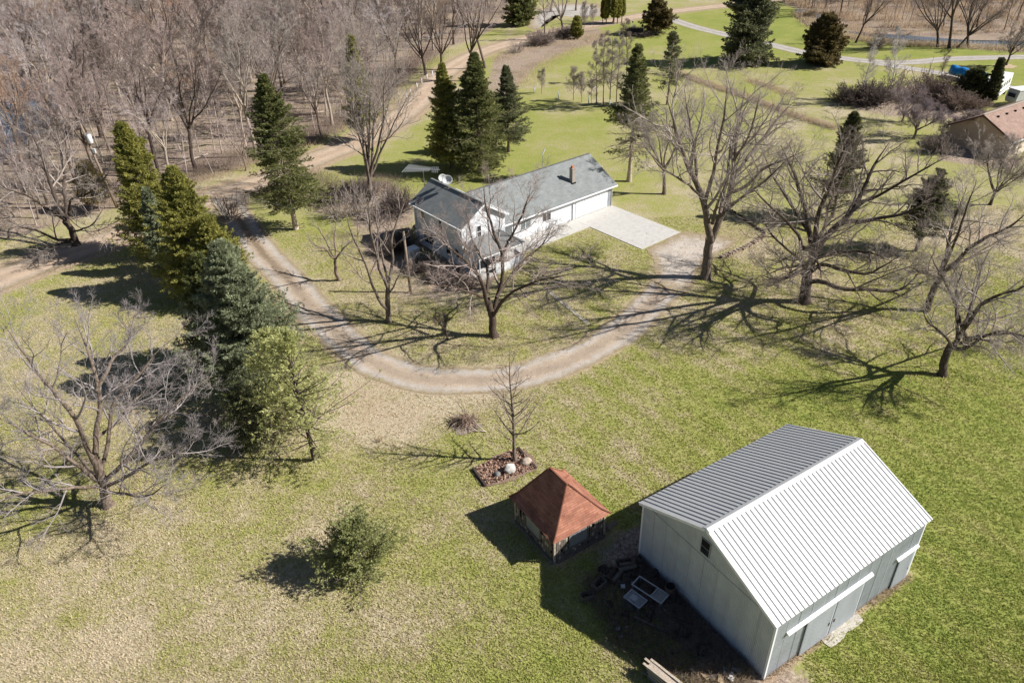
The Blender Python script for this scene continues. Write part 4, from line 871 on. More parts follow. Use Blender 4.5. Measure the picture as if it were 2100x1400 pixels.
# ---- conifers
def conifer(seed, H, R, base=.6, nb=230, el=(-12, 38), prof=.8, tuft=.26, tw=.036, dens=1.0, r0=None, dead=0.0, trop=.05, gap=0.0, q=6, m=12, bumpy=.22, trunk_lean=(0, 0)):
    r = np.random.default_rng(seed); K = 10; r0 = r0 or H * .013 + .04
    tr = grow(np.array([[0, 0, -.05]]), np.array([[trunk_lean[0], trunk_lean[1], 1.]]), np.array([H]), K, .012, (0, 0, .02), r); rad = tp(1, K, [r0], [.015]); rad[:, 0] *= 1.3
    s = np.sort(r.random(nb)) ** .92; z = (base / H + (1 - base / H) * s) * K; i = np.minimum(z.astype(int), K - 1); f = (z - i)[:, None]; P = tr[0, i] * (1 - f) + tr[0, i + 1] * f
    az = r.uniform(0, 6.28, nb); lob = 1 + bumpy * np.sin(az * 2 + s * 9 + seed) + bumpy * .7 * np.sin(az * 5 - s * 17 + seed * 2)
    L = R * ((1 - s) ** prof) * np.minimum(1, .55 + s * 4) * lob * r.uniform(.72, 1.12, nb) + .15
    e = np.radians(el[0] + (el[1] - el[0]) * s ** 1.3 + r.normal(0, 5, nb)); D = np.stack([np.cos(az) * np.cos(e), np.sin(az) * np.cos(e), np.sin(e)], 1)
    Kb = 5; br = grow(P, D, L, Kb, .06, (0, 0, trop), r); brr = tp(nb, Kb, np.minimum(.012 * L + .012, .06), np.full(nb, .006))
    wood = [tubes(tr, rad, 9), tubes(br, brr, 4)]
    live = r.random(nb) >= np.where(s < gap, .88, dead)
    lb = br[live]; lr = brr[live]; lL = L[live]
    if dead or gap:                       # dead branches keep their bare side twigs
        db = br[~live]
        if len(db):
            P2, D2, _, t2 = kids(db, brr[~live], 7, .2, 1, R_(35), R_(65), r); d2 = grow(P2, D2, np.repeat(L[~live], 7) * .35 * (1.1 - t2), 3, .12, (0, 0, -.02), r); wood.append(tubes(d2, tp(len(P2), 3, np.full(len(P2), .018), np.full(len(P2), .008)), 3))
    n = len(lb); mm = m; t = .12 + .88 * (np.arange(mm)[None] + r.random((n, mm))) / mm; x = t * Kb; i = np.minimum(x.astype(int), Kb - 1); f = (x - i)[..., None]; I = np.arange(n)[:, None]
    P = lb[I, i] * (1 - f) + lb[I, i + 1] * f; T = nrm(lb[I, i + 1] - lb[I, i]); side = nrm(np.cross(T, [0, 0, 1.])); sg = np.where(np.arange(mm)[None] % 2, 1., -1.)[..., None]
    D = nrm(T * .62 + side * sg * r.uniform(.45, 1.0, (n, mm, 1)) + r.normal(0, .13, (n, mm, 3))); bl = lL[:, None] * .42 * (1.08 - t) + .16
    P = P.reshape(-1, 3); D = D.reshape(-1, 3); bl = (bl * r.uniform(.7, 1.2, bl.shape)).ravel()
    bb = grow(P, D, bl, 3, .1, (0, 0, -.03 + trop * .5), r); N = len(bb)
    qq = q; tt = .1 + .95 * (np.arange(qq)[None] + r.random((N, qq))) / qq; x = np.minimum(tt, .999) * 3; i = np.minimum(x.astype(int), 2); f = (x - i)[..., None]; I = np.arange(N)[:, None]
    C = (bb[I, i] * (1 - f) + bb[I, i + 1] * f).reshape(-1, 3); Tn = nrm(bb[I, i + 1] - bb[I, i]).reshape(-1, 3)
    C = C + r.normal(0, tuft * .12, C.shape); n3 = len(C); V = []; A = []; tone = np.clip(r.normal(.45, .22, n3), 0, 1)
    for k in range(3):
        d = nrm(Tn + r.normal(0, .55, (n3, 3)) + np.array([0, 0, .12])); sd = nrm(np.cross(d, nrm(r.normal(0, 1, (n3, 3))))); Ls = tuft * r.uniform(.6, 1.25, (n3, 1)); w_ = tw * r.uniform(.7, 1.4, (n3, 1))
        V.append(np.stack([C - sd * w_ * .6, C + d * Ls * .55 - sd * w_ , C + d * Ls, C + d * Ls * .5 + sd * w_], 1)); A.append(np.repeat(np.clip(tone + r.normal(0, .08, n3), 0, 1), 4))
    V = np.concatenate(V).reshape(-1, 3); F = np.arange(len(V)).reshape(-1, 4)
    v, f = join(wood); return mesh_np('conifer_trunk', v, f), mesh_np('conifer_crown', V, F, False, dict(v=np.concatenate(A)))
def con(name, label, b, top, R, mat, seed, cat='tree', bark_='trunk', H=None, **k):
    B = G(*b); Hh = H or height(b, top)
    return place_tree(name, conifer(seed, Hh, R, **k), label, cat, B, 0, 1, M[bark_], M[mat])

# ------------------------------------------------------------------ the large bare trees of the yard
T_, TD, TP = M['trunk'], M['trunkdark'], M['trunkpale']
guided('bare_tree', 'tall grey forked bare tree beside the gravel turnaround', (1447, 570), [
    (.50, .40, [(1447, 570, 0), (1452, 535, 0), (1456, 512, 0), (1459, 488, 0)]),
    (.36, .05, [(1459, 495, 0), (1451, 468, -.3), (1447, 436, -.6), (1441, 415, -.8), (1430, 387, -1), (1412, 350, -1.6), (1392, 300, -2.4), (1375, 245, -3), (1360, 200, -3.4)]),
    (.34, .05, [(1459, 492, 0), (1470, 462, .3), (1481, 438, .8), (1492, 405, 1.2), (1500, 367, 1.8), (1506, 310, 2.4), (1513, 250, 3), (1524, 180, 4)]),
    (.20, .04, [(1445, 425, -.7), (1450, 395, -1.8), (1462, 350, -3), (1470, 300, -4), (1484, 240, -5), (1490, 175, -5.5)]),
    (.17, .03, [(1430, 387, -1), (1428, 350, 0), (1424, 300, 1.5), (1412, 240, 3), (1404, 180, 4.5)]),
    (.18, .03, [(1495, 396, 1.2), (1525, 384, 0), (1560, 348, -1.4), (1600, 328, -3), (1650, 305, -4)]),
    (.20, .04, [(1501, 365, 1.8), (1535, 318, 2.5), (1562, 282, 3.5), (1595, 240, 4.5), (1630, 205, 5.5)]),
    (.13, .03, [(1436, 400, -.9), (1415, 380, -3), (1385, 360, -4.5), (1350, 340, -6), (1320, 300, -7)]),
    (.13, .03, [(1505, 330, 2), (1530, 290, 0), (1548, 240, -2), (1560, 190, -3)])], T_, M['twigpale'], 11, free=[(.20, .03, [(0, 0, 6), (-.6, -2.2, 8.4), (-1, -4.4, 10.6), (-1.2, -6.4, 13)]), (.19, .03, [(.6, 0, 7), (1.6, 2.6, 10), (2.4, 5, 13), (3, 6.4, 16)]), (.18, .03, [(.4, 0, 6.5), (1.8, -2, 9), (3.4, -4, 11.5), (4.6, -5.4, 14)])])
guided('bare_tree', 'dark gnarled bare tree with long crooked low limbs right of the gravel turnaround', (1650, 619), [
    (.52, .42, [(1649, 619, 0), (1654, 584, 0), (1657, 556, 0), (1665, 536, 0)]),
    (.23, .03, [(1660, 578, 0), (1687, 577, -1), (1721, 590, -2), (1766, 595, -2.6), (1833, 597, -2.4), (1866, 581, -2), (1898, 541, -1.5)]),
    (.20, .03, [(1665, 556, 0), (1683, 540, -1.4), (1721, 547, -3), (1766, 557, -4), (1793, 550, -4.6), (1840, 520, -5.5)]),
    (.22, .03, [(1656, 565, 0), (1638, 556, -1.6), (1616, 566, -3), (1587, 570, -4.5), (1560, 560, -6)]),
    (.30, .04, [(1665, 538, 0), (1663, 492, .5), (1658, 465, .9), (1654, 436, 1.2), (1638, 393, 1.6), (1622, 345, 2), (1600, 300, 2.5)]),
    (.33, .04, [(1665, 538, 0), (1675, 512, .2), (1698, 481, .8), (1721, 461, 1.5), (1748, 434, 2.4), (1768, 398, 3.2), (1792, 345, 4), (1830, 290, 5)]),
    (.26, .04, [(1670, 520, 0), (1672, 481, -.8), (1677, 436, -2), (1697, 393, -3), (1718, 335, -4), (1748, 275, -5)]),
    (.20, .03, [(1721, 461, 1.5), (1742, 454, 1), (1766, 456, .5), (1810, 449, 0), (1860, 438, -.6), (1910, 400, -1)]),
    (.18, .03, [(1664, 512, 0), (1645, 505, -2), (1636, 478, -3.4), (1600, 440, -5), (1575, 415, -6.5), (1540, 380, -8)]),
    (.16, .03, [(1664, 500, 0), (1690, 470, 3), (1702, 420, 5), (1722, 380, 7), (1740, 330, 8)]),
    (.17, .03, [(1660, 545, 0), (1640, 530, 3), (1610, 505, 5), (1580, 470, 7), (1560, 430, 8)]),
    (.15, .03, [(1760, 415, 3), (1800, 400, 2), (1850, 370, 1), (1900, 340, 0), (1940, 320, 0)])], TD, M['twig'], 12, flat=.9, free=[(.24, .03, [(0, 0, 4.2), (-.8, -2, 5.6), (-1.6, -4.2, 6.4), (-2.2, -6.6, 7), (-2.8, -9, 6.8)]), (.22, .03, [(0, 0, 4.6), (1.2, -2, 6), (2.4, -4.4, 7.2), (3.2, -7, 7.6)]), (.20, .03, [(0, 0, 3.6), (-1.6, -1.6, 4.8), (-3.6, -3.2, 5.4), (-6, -5, 5.6)]), (.20, .03, [(0, 0, 5.5), (-1, -2.4, 8), (-1.6, -5, 9.6), (-2, -7, 10.6)]), (.18, .03, [(0, 0, 6), (-2, 2.4, 9), (-3.4, 4, 11), (-4.4, 5, 13)])])
guided('bare_tree', 'bare tree leaning to the right, third trunk from the gravel turnaround', (1897, 636), [
    (.33, .26, [(1897, 636, 0), (1905, 608, 0), (1915, 585, 0), (1927, 563, 0)]),
    (.22, .03, [(1927, 563, 0), (1960, 540, -.8), (1987, 510, -1.5), (2017, 492, -2), (2067, 465, -3), (2110, 430, -4)]),
    (.20, .03, [(1927, 563, 0), (1937, 527, .8), (1947, 487, 1.5), (1962, 440, 2), (1985, 385, 3)]),
    (.12, .025, [(1920, 575, 0), (1900, 560, -2), (1880, 560, -4), (1855, 545, -5.5)]),
    (.14, .025, [(1935, 550, 0), (1960, 500, -3), (1975, 460, -5), (1990, 420, -6), (2010, 370, -7)]),
    (.12, .025, [(1945, 545, 0), (1990, 530, 3), (2040, 500, 5), (2090, 480, 6)])], TD, M['twigpale'], 13)
guided('bare_tree', 'bare tree nearest the barn at the right edge with a wide spreading crown', (1933, 768), [
    (.33, .27, [(1932, 768, 0), (1941, 742, 0), (1950, 722, 0), (1957, 707, 0)]),
    (.20, .03, [(1957, 707, 0), (1972, 680, -.5), (1992, 655, -1), (2012, 627, -1.6), (2050, 606, -2.4), (2095, 592, -3), (2140, 560, -3.4)]),
    (.17, .03, [(1957, 712, 0), (1975, 714, -1.4), (2000, 701, -2.4), (2030, 684, -3), (2065, 678, -3.5), (2100, 700, -4)]),
    (.13, .025, [(1955, 712, 0), (1942, 694, -1), (1922, 674, -2), (1905, 657, -3), (1890, 632, -3.5)]),
    (.15, .025, [(1963, 695, 0), (1962, 660, .8), (1960, 620, 1.6), (1961, 584, 2.4), (1975, 545, 3)]),
    (.16, .025, [(1974, 676, -.5), (1990, 640, 1), (2002, 600, 2), (2011, 555, 3), (2032, 515, 4)]),
    (.14, .025, [(1985, 664, -.8), (2018, 658, 1.6), (2055, 652, 3), (2100, 636, 4.4)])], TD, M['twigpale'], 14, free=[(.16, .025, [(.6, 0, 3), (.2, -1.8, 4.6), (-.4, -3.8, 5.8), (-.6, -5.6, 6.4)]), (.15, .025, [(.7, 0, 3.4), (1.6, -2, 5), (2.2, -4, 6), (2.6, -6, 6.4)]), (.15, .025, [(.8, 0, 3.6), (.2, 2, 5.6), (-.4, 4, 7.2), (-.8, 5.6, 8.4)])])
guided('bare_tree', 'bare tree with pinkish twigs standing in front of the white house porch', (1013, 689), [
    (.38, .26, [(1013, 689, 0), (1011, 660, 0), (1005, 635, 0), (998, 612, 0)]),
    (.20, .03, [(1000, 625, 0), (992, 598, -.5), (983, 575, -1), (960, 545, -1.8), (930, 520, -2.4), (905, 495, -3), (888, 462, -3.5)]),
    (.22, .03, [(1009, 655, 0), (1018, 610, .4), (1027, 570, .8), (1024, 525, 1.2), (1010, 491, 1.6), (1002, 462, 2), (990, 430, 2.4), (985, 380, 3)]),
    (.13, .02, [(1025, 535, 1), (1040, 500, 0), (1058, 470, -1), (1078, 430, -2), (1090, 390, -3)]),
    (.16, .025, [(1010, 650, 0), (1035, 612, -1), (1060, 590, -2.2), (1100, 575, -3), (1140, 565, -4), (1180, 555, -5)]),
    (.15, .025, [(999, 600, 0), (999, 563, 1), (991, 530, 2), (972, 505, 3), (960, 470, 4), (950, 425, 5)]),
    (.13, .02, [(996, 612, 0), (965, 602, -2), (930, 592, -3.4), (890, 580, -4.5), (855, 565, -5)]),
    (.14, .02, [(1018, 610, 0), (1048, 562, 2), (1078, 530, 3.5), (1110, 500, 5), (1130, 460, 6)])], TD, twig('pinkish twigs', (.27, .215, .19), (.46, .385, .35), (.3, .2, .17), .3), 15)
guided('bare_tree', 'bare tree with several rising limbs left of the porch, over the driveway bend', (797, 660), [
    (.26, .20, [(797, 660, 0), (795, 630, 0), (795, 605, 0), (794, 585, 0)]),
    (.15, .03, [(794, 588, 0), (786, 570, -.3), (776, 553, -.6), (771, 522, -1), (757, 482, -1.5), (752, 446, -2), (750, 400, -2.5)]),
    (.15, .03, [(795, 585, 0), (799, 562, .3), (803, 535, .7), (801, 502, 1.2), (806, 470, 1.7), (820, 432, 2.2), (832, 398, 2.8)]),
    (.14, .025, [(794, 635, 0), (777, 612, -.6), (765, 584, -1.2), (754, 546, -1.8), (739, 513, -2.2), (728, 491, -2.8), (706, 424, -3.6)]),
    (.12, .025, [(795, 575, 0), (789, 545, 1), (784, 510, 2), (778, 470, 3), (770, 410, 4)]),
    (.08, .02, [(798, 600, 0), (812, 580, -1.2), (822, 565, -2), (838, 545, -2.6)])], M['trunk'], M['twig'], 16, lvl='med')
guided('bare_tree', 'small crooked bare tree beside the left arm of the driveway', (693, 575), [
    (.20, .15, [(695, 575, 0), (691, 555, 0), (689, 542, 0), (688, 531, 0)]),
    (.10, .02, [(688, 534, 0), (677, 522, -.6), (668, 508, -1.2), (650, 502, -1.8), (632, 490, -2.4)]),
    (.11, .02, [(688, 532, 0), (688, 513, .6), (686, 491, 1), (690, 460, 1.6)]),
    (.10, .02, [(688, 532, 0), (698, 521, -.6), (711, 504, -1), (728, 495, -1.6)]),
    (.09, .02, [(687, 530, 0), (675, 505, 1), (662, 480, 1.8), (652, 450, 2.6)])], T_, M['twigpale'], 17, lvl='med')
guided('bare_tree', 'wide spreading pale twigged bare tree at the lower left of the lawn', (220, 1036), [
    (.34, .28, [(222, 1036, 0), (214, 1005, 0), (204, 975, 0), (194, 948, 0)]),
    (.20, .03, [(194, 950, 0), (195, 905, .3), (197, 860, .7), (199, 817, 1), (193, 767, 1.4), (177, 712, 2), (150, 640, 3)]),
    (.18, .03, [(194, 950, 0), (177, 912, -.3), (160, 867, -.6), (127, 820, -1), (85, 774, -1.4), (48, 722, -1.6), (15, 670, -2)]),
    (.15, .025, [(205, 975, 0), (222, 905, 1), (232, 822, 1.8), (280, 770, 2.6), (322, 718, 3.4), (360, 690, 4)]),
    (.13, .025, [(198, 800, 1), (225, 745, 2), (262, 697, 3.2), (283, 645, 4)]),
    (.17, .025, [(210, 990, 0), (245, 955, -.3), (290, 900, .2), (335, 842, .8), (380, 800, 1.4), (425, 770, 2)]),
    (.13, .025, [(212, 1000, 0), (255, 975, -1), (310, 945, -1.6), (360, 925, -2), (410, 890, -2)]),
    (.15, .025, [(208, 990, 0), (160, 955, -.8), (100, 915, -1.6), (40, 890, -2.2), (-20, 860, -3)]),
    (.13, .025, [(210, 1000, 0), (155, 1000, -2), (90, 1005, -3), (30, 1010, -3.6), (-30, 1040, -4)]),
    (.12, .025, [(205, 985, 0), (150, 930, 2.5), (110, 880, 4), (70, 840, 5.4), (30, 790, 6)]),
    (.12, .025, [(197, 900, .5), (240, 860, 3), (270, 820, 5), (310, 790, 6)]),
    (.11, .025, [(214, 1005, 0), (262, 1012, -2), (310, 1010, -3.4), (350, 985, -4)])], T_, twig('lilac grey twigs', (.22, .19, .185), (.42, .37, .355), (.3, .26, .25), .3), 18)
guided('bare_tree', 'dark leaning bare tree at the left edge between lawn and dirt road', (155, 502), [
    (.42, .30, [(157, 502, 0), (150, 482, 0), (143, 464, 0), (133, 450, 0)]),
    (.26, .04, [(133, 450, 0), (122, 432, .5), (115, 410, 1), (100, 365, 1.8), (80, 310, 2.8), (55, 265, 4)]),
    (.22, .035, [(140, 460, 0), (136, 430, 1), (129, 388, 2), (131, 361, 3), (125, 310, 4), (118, 262, 5)]),
    (.18, .03, [(150, 492, 0), (120, 492, -1), (77, 473, -2), (44, 466, -2.6), (10, 448, -3)]),
    (.15, .03, [(141, 440, 0), (147, 412, -1), (172, 402, -2), (200, 380, -3), (225, 350, -4)]),
    (.15, .03, [(133, 450, 0), (100, 430, -2), (60, 402, -3), (20, 388, -4), (-20, 360, -5)]),
    (.15, .03, [(152, 496, 0), (122, 503, -2.4), (97, 514, -4.2), (80, 532, -6)]),
    (.12, .025, [(147, 475, 0), (170, 470, -3), (195, 455, -5), (215, 425, -6)])], TD, M['twigpale'], 19)
B = G(1056, 945); place_tree('young_tree', bare(21, height((1056, 945), (1060, 738)), .14, .20, 34, (42, 66), 'sparse', .045, True, limb=.40, rmin=.007), 'slender young bare tree growing out of the boulder bed', 'tree', B, 1.0, 1, T_, M['twig'])
B = G(918, 695); place_tree('stunted_tree', bare(22, 2.8, .09, .4, 4, (20, 50), 'med', .03), 'tiny forked bare sapling left of the big tree before the porch', 'tree', B, .5, 1, TD, M['twigdark'])
B = G(1362, 398); place_tree('bare_tree', bare(23, 12.5, .26, .3, 6, (20, 50), 'big'), 'bare tree behind the garage to the right of the half dead spruce', 'tree', B, .4, 1, T_, M['twigpale'])
B = G(762, 412); place_tree('bare_tree', bare(24, 18, .34, .18, 8, (10, 32), 'big', .09, limb=.85), 'tall many stemmed bare tree standing left behind the white house', 'tree', B, 2.2, 1, T_, M['twigpale'])
# ---- evergreens
M['lawnspruce'] = needles('pale tipped spruce needles', (.11, .13, .045), (.29, .31, .12), (.54, .54, .25))
con('cedar_tree', 'golden green cedar at the top of the evergreen row, behind the roadside tree', (335, 522), (268, 255), 4.1, 'cedar', 31, nb=420, prof=.74, el=(0, 50), tuft=.23, tw=.028, q=9, m=14, H=14.6)
con('cedar_tree', 'golden green cedar between the topmost cedar and the blue spruce', (418, 604), (372, 358), 4.2, 'cedar', 32, nb=440, prof=.72, el=(0, 50), tuft=.23, tw=.028, q=9, m=14, H=13.2)
con('young_spruce', 'small blue green spruce squeezed between the two golden cedars', (352, 560), (330, 395), 1.9, 'blue', 33, nb=170, H=9.6, tuft=.23, tw=.028, q=9)
con('cedar_tree', 'smaller golden cedar half hidden behind the blue spruce by the driveway', (470, 620), (462, 440), 3.5, 'cedar', 34, nb=330, prof=.7, el=(0, 50), H=9.0, tuft=.23, tw=.028, q=9)
con('spruce_tree', 'dark spruce wedged behind the left flank of the large blue spruce', (462, 752), (400, 520), 3.3, 'spruce', 57, nb=300, prof=.75, tuft=.23, tw=.028, q=9, H=10.6)
con('blue_spruce', 'large dense blue spruce beside the left bend of the driveway', (528, 800), (470, 497), 4.9, 'blue', 35, nb=540, prof=.74, el=(-10, 34), tuft=.23, tw=.028, q=9, m=15, H=13.2)
con('pine_tree', 'pale green airy pine at the lower end of the evergreen row', (646, 945), (625, 690), 4.4, 'pine', 36, nb=88, prof=.55, el=(0, 50), tuft=.22, tw=.024, H=10.4, bumpy=.42, base=1.4, q=6, m=11, bark_='trunkdark')
con('pine_tree', 'shorter pale pine between the airy pine and the blue spruce', (598, 880), (560, 640), 3.6, 'pine', 37, nb=95, prof=.55, el=(0, 50), tuft=.22, tw=.024, H=8.8, bumpy=.38, base=1.0, q=7, m=11, bark_='trunkdark')
con('pine_tree', 'thin pine sapling in the shade left of the airy pine', (520, 905), (505, 800), 2.4, 'greyspruce', 38, nb=90, prof=.6, H=4.6, base=.5, q=4)
con('spruce_tree', 'tall dark spruce between the driveway entrance and the dirt road', (607, 470), (560, 150), 4.4, 'spruce', 39, nb=400, prof=.8, el=(-22, 34), tuft=.23, tw=.028, q=9, H=17.6, base=3.4, bumpy=.28, bark_='trunkpale', r0=.3)
con('cedar_tree', 'yellow green conical cedar left of the three evergreens behind the house', (925, 345), (917, 137), 3.9, 'cedar', 40, nb=380, prof=.78, el=(-8, 48), tuft=.23, tw=.028, q=9, H=14.0, base=1.0)
con('spruce_tree', 'tallest dark spruce in the middle of the three evergreens behind the house', (985, 352), (975, 117), 4.9, 'spruce', 41, nb=470, prof=.8, el=(-14, 36), tuft=.23, tw=.028, q=9, H=15.6, base=.8)
con('spruce_tree', 'thin grey green spruce right of the three evergreens behind the house', (1043, 312), (1040, 143), 3.9, 'greyspruce', 42, nb=230, prof=.95, el=(-6, 40), tuft=.23, tw=.028, q=9, H=12.2, base=1.6)
con('half_dead_spruce', 'half dead spruce with bare lower branches right behind the garage', (1290, 372), (1345, 105), 4.3, 'spruce', 43, nb=300, prof=.85, el=(-16, 30), tuft=.23, tw=.028, q=9, H=17.0, base=3.4, gap=.28, dead=.18, bark_='trunkpale', r0=.3, trunk_lean=(.02, .02))
con('sparse_pine', 'sparse brownish pine behind the half dead spruce', (1368, 215), (1388, 95), 2.6, 'greyspruce', 44, nb=120, prof=.5, H=11.5, base=3, dead=.35)
con('dark_cedar', 'dark dense cedar standing behind the gnarled tree', (1706, 446), (1770, 238), 3.6, 'darkgreen', 45, nb=260, prof=.8, el=(-5, 45), tuft=.22, tw=.026, q=8, H=12.0, base=1.8, dead=.25)
con('thin_cedar', 'thin dark cedar near the right edge between the bare trees', (1878, 515), (1912, 345), 2.6, 'darkgreen', 46, nb=150, prof=.6, el=(-5, 40), tuft=.23, tw=.028, q=9, H=8.8, base=1.8, dead=.25)
con('round_spruce', 'large two tiered evergreen on the far lawn left of the dark conical one', (1530, 128), (1555, -40), 5.2, 'greyspruce', 47, nb=420, prof=.38, el=(-12, 46), tuft=.5, tw=.085, H=17.5, base=.4, bumpy=.32, m=12)
con('dark_spruce', 'dark conical evergreen on the far lawn beside the pale driveway', (1680, 132), (1695, 42), 4.5, 'rustyfir', 48, nb=360, prof=.55, el=(-5, 44), tuft=.45, tw=.09, H=8.8, base=.3)
con('edge_spruce', 'dark evergreen at the top edge of the picture left of the grey yard', (1068, 52), (1063, -60), 4.2, 'spruce', 49, nb=320, prof=.55, tuft=.5, tw=.09, H=15, base=.5)
con('rusty_fir', 'rusty green fir beside the brushy mound by the far road', (1347, 70), (1350, -5), 3.9, 'rustyfir', 50, nb=210, prof=.75, el=(-8, 30), tuft=.45, tw=.08, H=9.6, base=1.2)
con('garden_juniper', 'small cedar bush where the brush meets the far road', (1183, 80), (1178, 45), 1.5, 'cedar', 51, nb=120, prof=.5, el=(20, 60), tuft=.4, tw=.09, H=4.6, base=.2)
con('wood_spruce', 'slender pale green spruce rising out of the wood beyond the dirt road', (748, 288), (735, 85), 2.3, 'cedar', 52, nb=200, prof=.7, tuft=.4, tw=.06, H=15.2, base=2.5)
con('shade_cedar', 'small dark cedar on the wood edge behind the power pole', (205, 432), (175, 372), 2.0, 'rustyfir', 53, nb=110, prof=.5, H=6.0, base=1.6, tuft=.4)
con('motorhome_arborvitae', 'narrow dark arborvitae in front of the white motorhome', (2028, 210), (2047, 158), 1.15, 'darkgreen', 54, nb=240, prof=.42, el=(35, 72), tuft=.35, tw=.08, H=6.6, base=.15)
con('dark_cedar', 'dark bushy cedar in the brush left of the white motorhome', (1985, 205), (1990, 170), 2.4, 'darkgreen', 55, nb=180, prof=.4, el=(10, 60), tuft=.4, tw=.09, H=4.4, base=.2)
acv = [conifer(60 + i, 7.2, .95, nb=170, prof=.38, el=(50, 78), tuft=.38, tw=.10, base=1.2, m=8) for i in range(2)]
for i, (p, s) in enumerate([((1236, 48), .8), ((1243, 50), 1.0), ((1258, 50), 1.1), ((1266, 49), 1.15), ((1275, 47), 1.1)]):
    lb = ['shortest narrow arborvitae at the left end of the row by the far road', 'narrow arborvitae second from the left end of the row by the far road', 'middle narrow arborvitae of the row by the far road', 'narrow arborvitae second from the right end of the row by the far road', 'narrow arborvitae at the right end of the row by the far road'][i]
    place_tree('arborvitae', acv[i % 2], lb, 'tree', G(*p), i, s, M['trunk'], M['cedar'], 'arborvitae row by the far road')
con('lawn_spruce', 'small scraggly blue green spruce alone on the front lawn', (742, 1168), (752, 1035), 2.6, 'lawnspruce', 61, nb=150, prof=.30, el=(0, 74), tuft=.16, tw=.024, H=3.2, base=.15, bumpy=.32, m=12, q=8, dead=.15)
# ---- row of thin trees, saplings and far trees
pop = [bare(70 + i, 11, .10, .25, 22, (40, 75), 'med', .02, True, limb=.18) for i in range(2)]
nm = ['first', 'second', 'third', 'fourth']
for i, (p, s) in enumerate([((1223, 215), 1.0), ((1237, 218), 1.08), ((1250, 220), 1.06), ((1263, 224), 1.1)]):
    place_tree('slender_tree', pop[i % 2], f'{nm[i]} very thin tall tree from the left in the row behind the garage lawn', 'tree', G(*p), i * 1.3, s, T_, M['twigpale'], 'thin row of thin trees')
place_tree('slender_tree', pop[0], 'thicker thin stemmed tree behind the row, near the half dead spruce', 'tree', G(1284, 170), 1, 1.05, TD, M['twig'], 'thin row of thin trees')
sap = [bare(80 + i, 4.6, .045, .15, 14, (25, 50), 'med', .06, True, limb=.38, rmin=.006) for i in range(3)]
for i, (p, s, l) in enumerate([((1176, 206), 1.15, 'leafless sapling between the first two seedling tubes'), ((1193, 209), 1.0, 'leafless sapling just left of the middle seedling tube'), ((1111, 192), .9, 'twiggy sapling beside the lone white post'), ((1213, 212), .8, 'short sapling at the left foot of the row of thin trees'), ((1197, 66), 1.4, 'thin sapling by the brush at the far road'), ((1216, 56), 1.1, 'thin sapling left of the arborvitae row')]):
    place_tree('sapling', sap[i % 3], l, 'sapling', G(*p), i, s, T_, M['twigpale'])
tall = [bare(90 + i, [20, 18, 19, 16][i], .30, [.3, .22, .38, .26][i], 7, (12, 40), 'wood', .06, limb=.75) for i in range(4)]
tallx = [bare(95 + i, 17, .26, .2, 26, (30, 60), 'med', .05, True, limb=.30) for i in range(2)]
def bt(px, py, m, s, label, cat='tree', mt=None, mc=None, rz=0, group=None, tilt=None):
    t = place_tree('bare_tree', m, label, cat, G(px, py), rz, s, mt or T_, mc or M['twigwood'], group)
    if tilt: t.rotation_euler = (R_(tilt[1]), R_(tilt[0]), rz)
    return t
bt(960, 166, tall[0], 1.05, 'tall forked bare tree on the road verge behind the yellow green cedar', mt=TD)
bt(995, 140, tall[2], 1.0, 'tall bare tree by the road verge, right of the tall forked one')
bt(873, 154, tall[1], 1.0, 'stout dark bare tree at the wood edge by the white marker posts', mt=TD, mc=M['twigdark'], rz=2)
bt(907, 148, tall[3], .95, 'bare tree arching over the dirt road past the white posts', mt=TD, mc=M['twig'], rz=4)
bt(1154, 68, tall[1], .9, 'bare tree in the brush below the grey yard', rz=1)
bt(1117, 82, tallx[0], .75, 'straight single stemmed bare tree in the brush below the grey yard')
bt(1129, 24, tall[2], .9, 'bare trunk at the edge of the grey yard', rz=3); bt(1181, 22, tall[0], .85, 'bare trunk at the right end of the grey yard', rz=5)
bt(1258, 46, tall[3], .8, 'bare tree among the narrow arborvitae', rz=1)
for i, (x, y, s, tl, l) in enumerate([(1755, 88, .72, (6, 0), 'bare tree alone on the far lawn by the pond'), (1923, 97, .95, (16, 0), 'first leaning bare tree of the group at the pond edge'), (1946, 99, .98, (22, 0), 'second leaning bare tree of the group at the pond edge'), (1963, 99, .8, (25, 0), 'third, slimmer leaning bare tree at the pond edge'), (1983, 99, .95, (27, 0), 'rightmost of the leaning bare trees at the pond edge')]):
    bt(x, y, tall[i % 4], s, l, mt=TD, mc=M['twig'], rz=i * 1.9, tilt=tl)
bt(2063, 134, bare(101, 10, .22, .22, 8, (15, 45), 'fine', .05), 1, 'round crowned bare tree ringed by pale mulch at the far right', mt=TD, mc=M['twig'])
o = patch('mulch_ring', [G(2063, 136)[:2] + 2.0 * np.array([math.cos(a), math.sin(a)]) for a in np.arange(0, 6.2, .8)], M['straw'], .03, 40, .2, 3); tag(o, 'pale mulch ring around the round crowned tree', 'mulch ring')
bt(1797, 104, bare(102, 5, .1, .1, 9, (15, 45), 'med', .06), 1, 'low bush like bare tree between lawn and reeds', mt=T_)
birch = [bare(103, 10.5, .11, .2, 18, (20, 45), 'med', .08, True, limb=.3)]
bt(1763, 212, birch[0], 1.0, 'white stemmed birch left of the brown brush', mt=M['birch'], mc=twig('white twigs', (.45, .42, .38), (.62, .58, .54)))
bt(1825, 206, birch[0], 1.1, 'white stemmed birch rising out of the brown brush', mt=M['birch'], mc=bpy.data.materials['white twigs'], rz=2.4, tilt=(6, 0))
bt(1874, 284, bare(104, 6.5, .2, .22, 7, (35, 68), 'big', .03), 1, 'low spreading bare tree left of the tan house', mt=T_, mc=twig('mauve twigs', (.19, .15, .15), (.33, .27, .27)))
